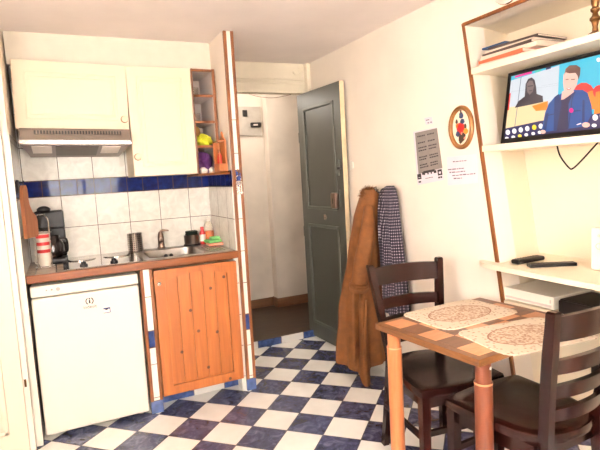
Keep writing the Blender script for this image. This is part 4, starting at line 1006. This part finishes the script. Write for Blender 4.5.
for f_ in mb.bm.faces:
    for lp in f_.loops:
        p = lp.vert.co; th_ = math.atan2(p.y+0.545, (XW-0.018-0.05)-p.x); lp[uvl].uv = (th_*0.11*1.32, p.z*1.32)
mb.build('cloth', M['plaid'], sf, angle=60)

# ------------------------------------------------------------------ table
TZ = 0.70
ta = 0.085
tc = Vector((0.958, -1.552, 0))
RT2 = Matrix.Rotation(ta, 3, 'Z')
tb = thing('table', (tc.x, tc.y, 0), 'small parquet-topped wooden table against the wall with two placemats', 'table')
hxT, hyT = 0.325, 0.272
def tq(mb, a, b, bev=0.0): return mb.box(a, b, bev)
top = MB().box((-hxT, -hyT, TZ-0.028), (hxT, hyT, TZ-0.001), 0.003).build('tabletop', M['tedge'], tb, local=True)
mbl, mbd = MB(), MB(); n1, n2 = 6, 5
fx, fy = 0.030, 0.026; wx, wy = (2*hxT-2*fx)/n1, (2*hyT-2*fy)/n2
for i in range(n1):
    for j in range(n2):
        a = (-hxT+fx+i*wx+0.0005, -hyT+fy+j*wy+0.0005, TZ-0.003); b = (-hxT+fx+(i+1)*wx-0.0005, -hyT+fy+(j+1)*wy-0.0005, TZ)
        (mbl if (i+j) % 2 == 0 else mbd).box(a, b)
mbl.build('pale_squares', M['sq_l'], top, local=True); mbd.build('brown_squares', M['sq_d'], top, local=True)
for sx_, sy_, mt in ((-1, 1, 'tlegl'), (-1, -1, 'tlegr'), (1, 1, 'chair')):
    x, y = sx_*(hxT-0.066), sy_*(hyT-0.040)
    mb = MB(); mb.lathe([(0.0275, TZ-0.028), (0.0275, TZ-0.105), (0.031, TZ-0.107), (0.031, 0.02), (0.027, 0)][::-1], (x, y, 0), n=24)
    lg_ = mb.build('leg', M[mt], tb, local=True); tag(lg_, {'tlegl': 'pale wooden leg', 'tlegr': 'reddish wooden leg', 'chair': 'dark wooden leg'}[mt])
    MB().lathe([(0.0313, TZ-0.112), (0.032, TZ-0.108), (0.0313, TZ-0.105)], (x, y, 0), cap=False).build('collar', M['sq_l'], lg_, local=True)
    if mt == 'tlegr' and sx_ < 0: MB().lathe([(0.006, 0), (0.006, 0.002), (0.001, 0.003)], (x+0.004, y-0.0272, TZ-0.05), (0.2, -1, 0)).build('screw_cap', M['lbl'], lg_, local=True)
tb.rotation_euler = (0, 0, ta)
# placemats
def placemat(px, label):
    P = [hit(2, TZ+0.001, *p) for p in px]; c_ = sum(P, Vector())/4
    ux = ((P[3]-P[0])+(P[2]-P[1])).normalized(); ax_ = math.atan2(ux.y, ux.x)
    o = MB(); hw, hh = 0.214, 0.150
    base = rr(-hw, hw, -hh, hh, 0.05, 0, 8); lo, hi = [], []
    for k, (x, y, _) in enumerate(base):
        s_ = 1+0.008*math.cos(PI*k); lo.append((x*s_, y*s_, 0)); hi.append((x*s_*0.995, y*s_*0.995, 0.003))
    o.rings([lo, hi]); q = o.build('placemat', M['lace'], None, local=True)
    q.location = (c_.x, c_.y, TZ+0.0004); q.rotation_euler = (0, 0, ax_); return tag(q, label, 'placemat', 'woven placemats on the table')
placemat([(400, 315), (448, 331), (515, 312), (475, 299)], 'beige woven placemat on the side of the table nearer the coats')
placemat([(453, 334), (517, 354), (600, 338), (538, 317)], 'beige woven placemat in front of the near chair')

# ------------------------------------------------------------------ chairs
def make_chair(label):
    ch_ = thing('dining_chair', (0, 0, 0), label, 'chair', 'dark ladder-back chairs at the table')
    SZ = 0.45
    # seat: D outline, dished
    out = []
    for k in range(9): t_ = k/8; out.append((-0.215+0.43*t_, -0.205-0.018*math.sin(PI*t_)))
    out += [(0.224, -0.19), (0.222, -0.10), (0.214, 0.02), (0.196, 0.11)]
    for k in range(1, 8): a = PI*k/8; out.append((0.188*math.cos(a), 0.125+0.095*math.sin(a)))
    out += [(-0.196, 0.11), (-0.214, 0.02), (-0.222, -0.10), (-0.224, -0.19)]
    out = [(x*0.93, y) for x, y in out]
    R_ = [[(x*s_, y*s_, z) for x, y in out] for s_, z in ((0.95, SZ-0.038), (0.985, SZ-0.034), (1.0, SZ-0.018), (0.985, SZ-0.003), (0.95, SZ), (0.75, SZ-0.006), (0.4, SZ-0.010), (0.05, SZ-0.010))]
    MB().rings(R_).build('seat', M['chair'], ch_, local=True)
    mb = MB()
    mb.box((-0.17, -0.186, SZ-0.09), (0.17, -0.166, SZ-0.034), 0.003)
    for s_ in (-1, 1): mb.prism([(s_*0.182, -0.17, SZ-0.09), (s_*0.162, -0.17, SZ-0.09), (s_*0.150, 0.17, SZ-0.09), (s_*0.170, 0.17, SZ-0.09)], (0, 0, 0.055))
    mb.box((-0.16, 0.160, SZ-0.09), (0.16, 0.18, SZ-0.034), 0.003)
    mb.build('apron', M['chair'], ch_, local=True)
    for s_ in (-1, 1):
        mb = MB(); x, y = s_*0.176, -0.178
        def sq(x, y, z, h, g=None): g = g or h; return [(x-h, y-g, z), (x+h, y-g, z), (x+h, y+g, z), (x-h, y+g, z)]
        mb.rings([sq(x+s_*0.006, y-0.006, 0, 0.015), sq(x, y, SZ-0.034, 0.020)]); mb.build('leg', M['chair'], ch_, local=True, angle=20)
    def post_at(z):
        if z < SZ: return 0.136+0.03*(1-z/SZ), 0.19+0.03*(1-z/SZ)**2
        t_ = (z-SZ)/0.44; return 0.136+0.054*t_, 0.19+0.068*t_**1.15
    for s_ in (-1, 1):
        rg = []
        for z in (0, 0.12, 0.25, 0.36, 0.45, 0.55, 0.65, 0.75, 0.84, 0.885, 0.892):
            x, y = post_at(z); h = 0.0155 if z > 0.1 else 0.014; g = 0.019 if 0.2 < z < 0.8 else 0.016
            if z > 0.89: h *= 0.8; g *= 0.8
            rg.append(sq(s_*x, y, z, h, g))
        mb = MB(); mb.rings(rg); mb.build('back_post', M['chair'], ch_, local=True, angle=20)
    for z0, z1 in ((0.790, 0.872), (0.675, 0.722), (0.588, 0.632), (0.505, 0.545)):
        rg = []; N = 12
        for k in range(N+1):
            t_ = -1+2*k/N; xa, ya = post_at((z0+z1)/2); cv_ = 0.028*(1-t_*t_)
            x = xa*t_; l0, l1 = post_at(z0)[1]+cv_, post_at(z1)[1]+cv_
            cr = 0.006*(1-t_*t_)
            rg.append([(x, l0-0.009, z0), (x, l0+0.009, z0), (x, l1+0.009, z1+cr), (x, l1-0.009, z1+cr)])
        MB().rings(rg).build('slat', M['chair'], ch_, local=True, angle=25)
    for s_ in (-1, 1):
        MB().box((s_*0.168-0.008, -0.17, 0.20), (s_*0.168+0.008, 0.20, 0.228), 0.003).build('stretcher', M['chair'], ch_, local=True)
    MB().box((-0.18, -0.185, 0.235), (0.18, -0.169, 0.262), 0.003).build('stretcher', M['chair'], ch_, local=True)
    MB().box((-0.165, 0.188, 0.27), (0.165, 0.204, 0.297), 0.003).build('stretcher', M['chair'], ch_, local=True)
    return ch_
c1_ = make_chair('dark ladder-back chair on the far side of the table, in front of the plaid shirt')
def copy_thing(src, label):
    r_ = src.copy(); C.objects.link(r_); r_['label'] = label
    for c_ in list(src.children):
        q = c_.copy(); q.parent = r_; C.objects.link(q)
        for g in c_.children: h_ = g.copy(); h_.parent = q; C.objects.link(h_)
    return r_
c2_ = copy_thing(c1_, 'dark ladder-back chair nearest the camera, its back turned to the room')
c1_.location = (0.922, -1.325, 0); c1_.rotation_euler = (0, 0, math.radians(-8))
c2_.location = (0.940, -1.785, 0); c2_.rotation_euler = (0, 0, math.radians(182.5))
for o in list(bpy.data.objects):
    if o.type == 'EMPTY' and o.name.startswith('leaflet'): bpy.data.objects.remove(o)

# ------------------------------------------------------------------ light
def area(name, loc, target, sx_, sy_, e, col):
    l_ = bpy.data.lights.new(name, 'AREA'); l_.shape = 'RECTANGLE'; l_.size = sx_; l_.size_y = sy_; l_.energy = e; l_.color = col
    o = bpy.data.objects.new(name, l_); C.objects.link(o); o.location = loc
    o.rotation_euler = (Vector(target)-Vector(loc)).to_track_quat('-Z', 'Y').to_euler(); return o
area('window_daylight', (-0.21, -4.2, 1.45), (-0.05, 0, 1.2), 1.05, 1.4, 128, (1.0, 0.94, 0.875))
area('added_side_light', (-1.66, -2.75, 1.45), (1.3, -0.9, 1.1), 1.1, 1.2, 66, (1.0, 0.94, 0.875))  # added fill through the made-up side window, brightens the right wall
pl = bpy.data.lights.new('hall_light', 'POINT'); pl.energy = 14; pl.color = (1, 0.93, 0.84); pl.shadow_soft_size = 0.15
po_ = bpy.data.objects.new('hall_light', pl); C.objects.link(po_); po_.location = (0.75, 1.05, 2.1)
W = bpy.data.worlds.new('world'); sc.world = W; W.use_nodes = True
W.node_tree.nodes['Background'].inputs[0].default_value = (0.9, 0.86, 0.8, 1); W.node_tree.nodes['Background'].inputs[1].default_value = 0.6
vs = sc.view_settings; vs.view_transform = 'Standard'; vs.look = 'None'; vs.gamma = 1; vs.use_curve_mapping = False; vs.exposure = 0.66
sc.cycles.max_bounces = 10; sc.cycles.diffuse_bounces = 4
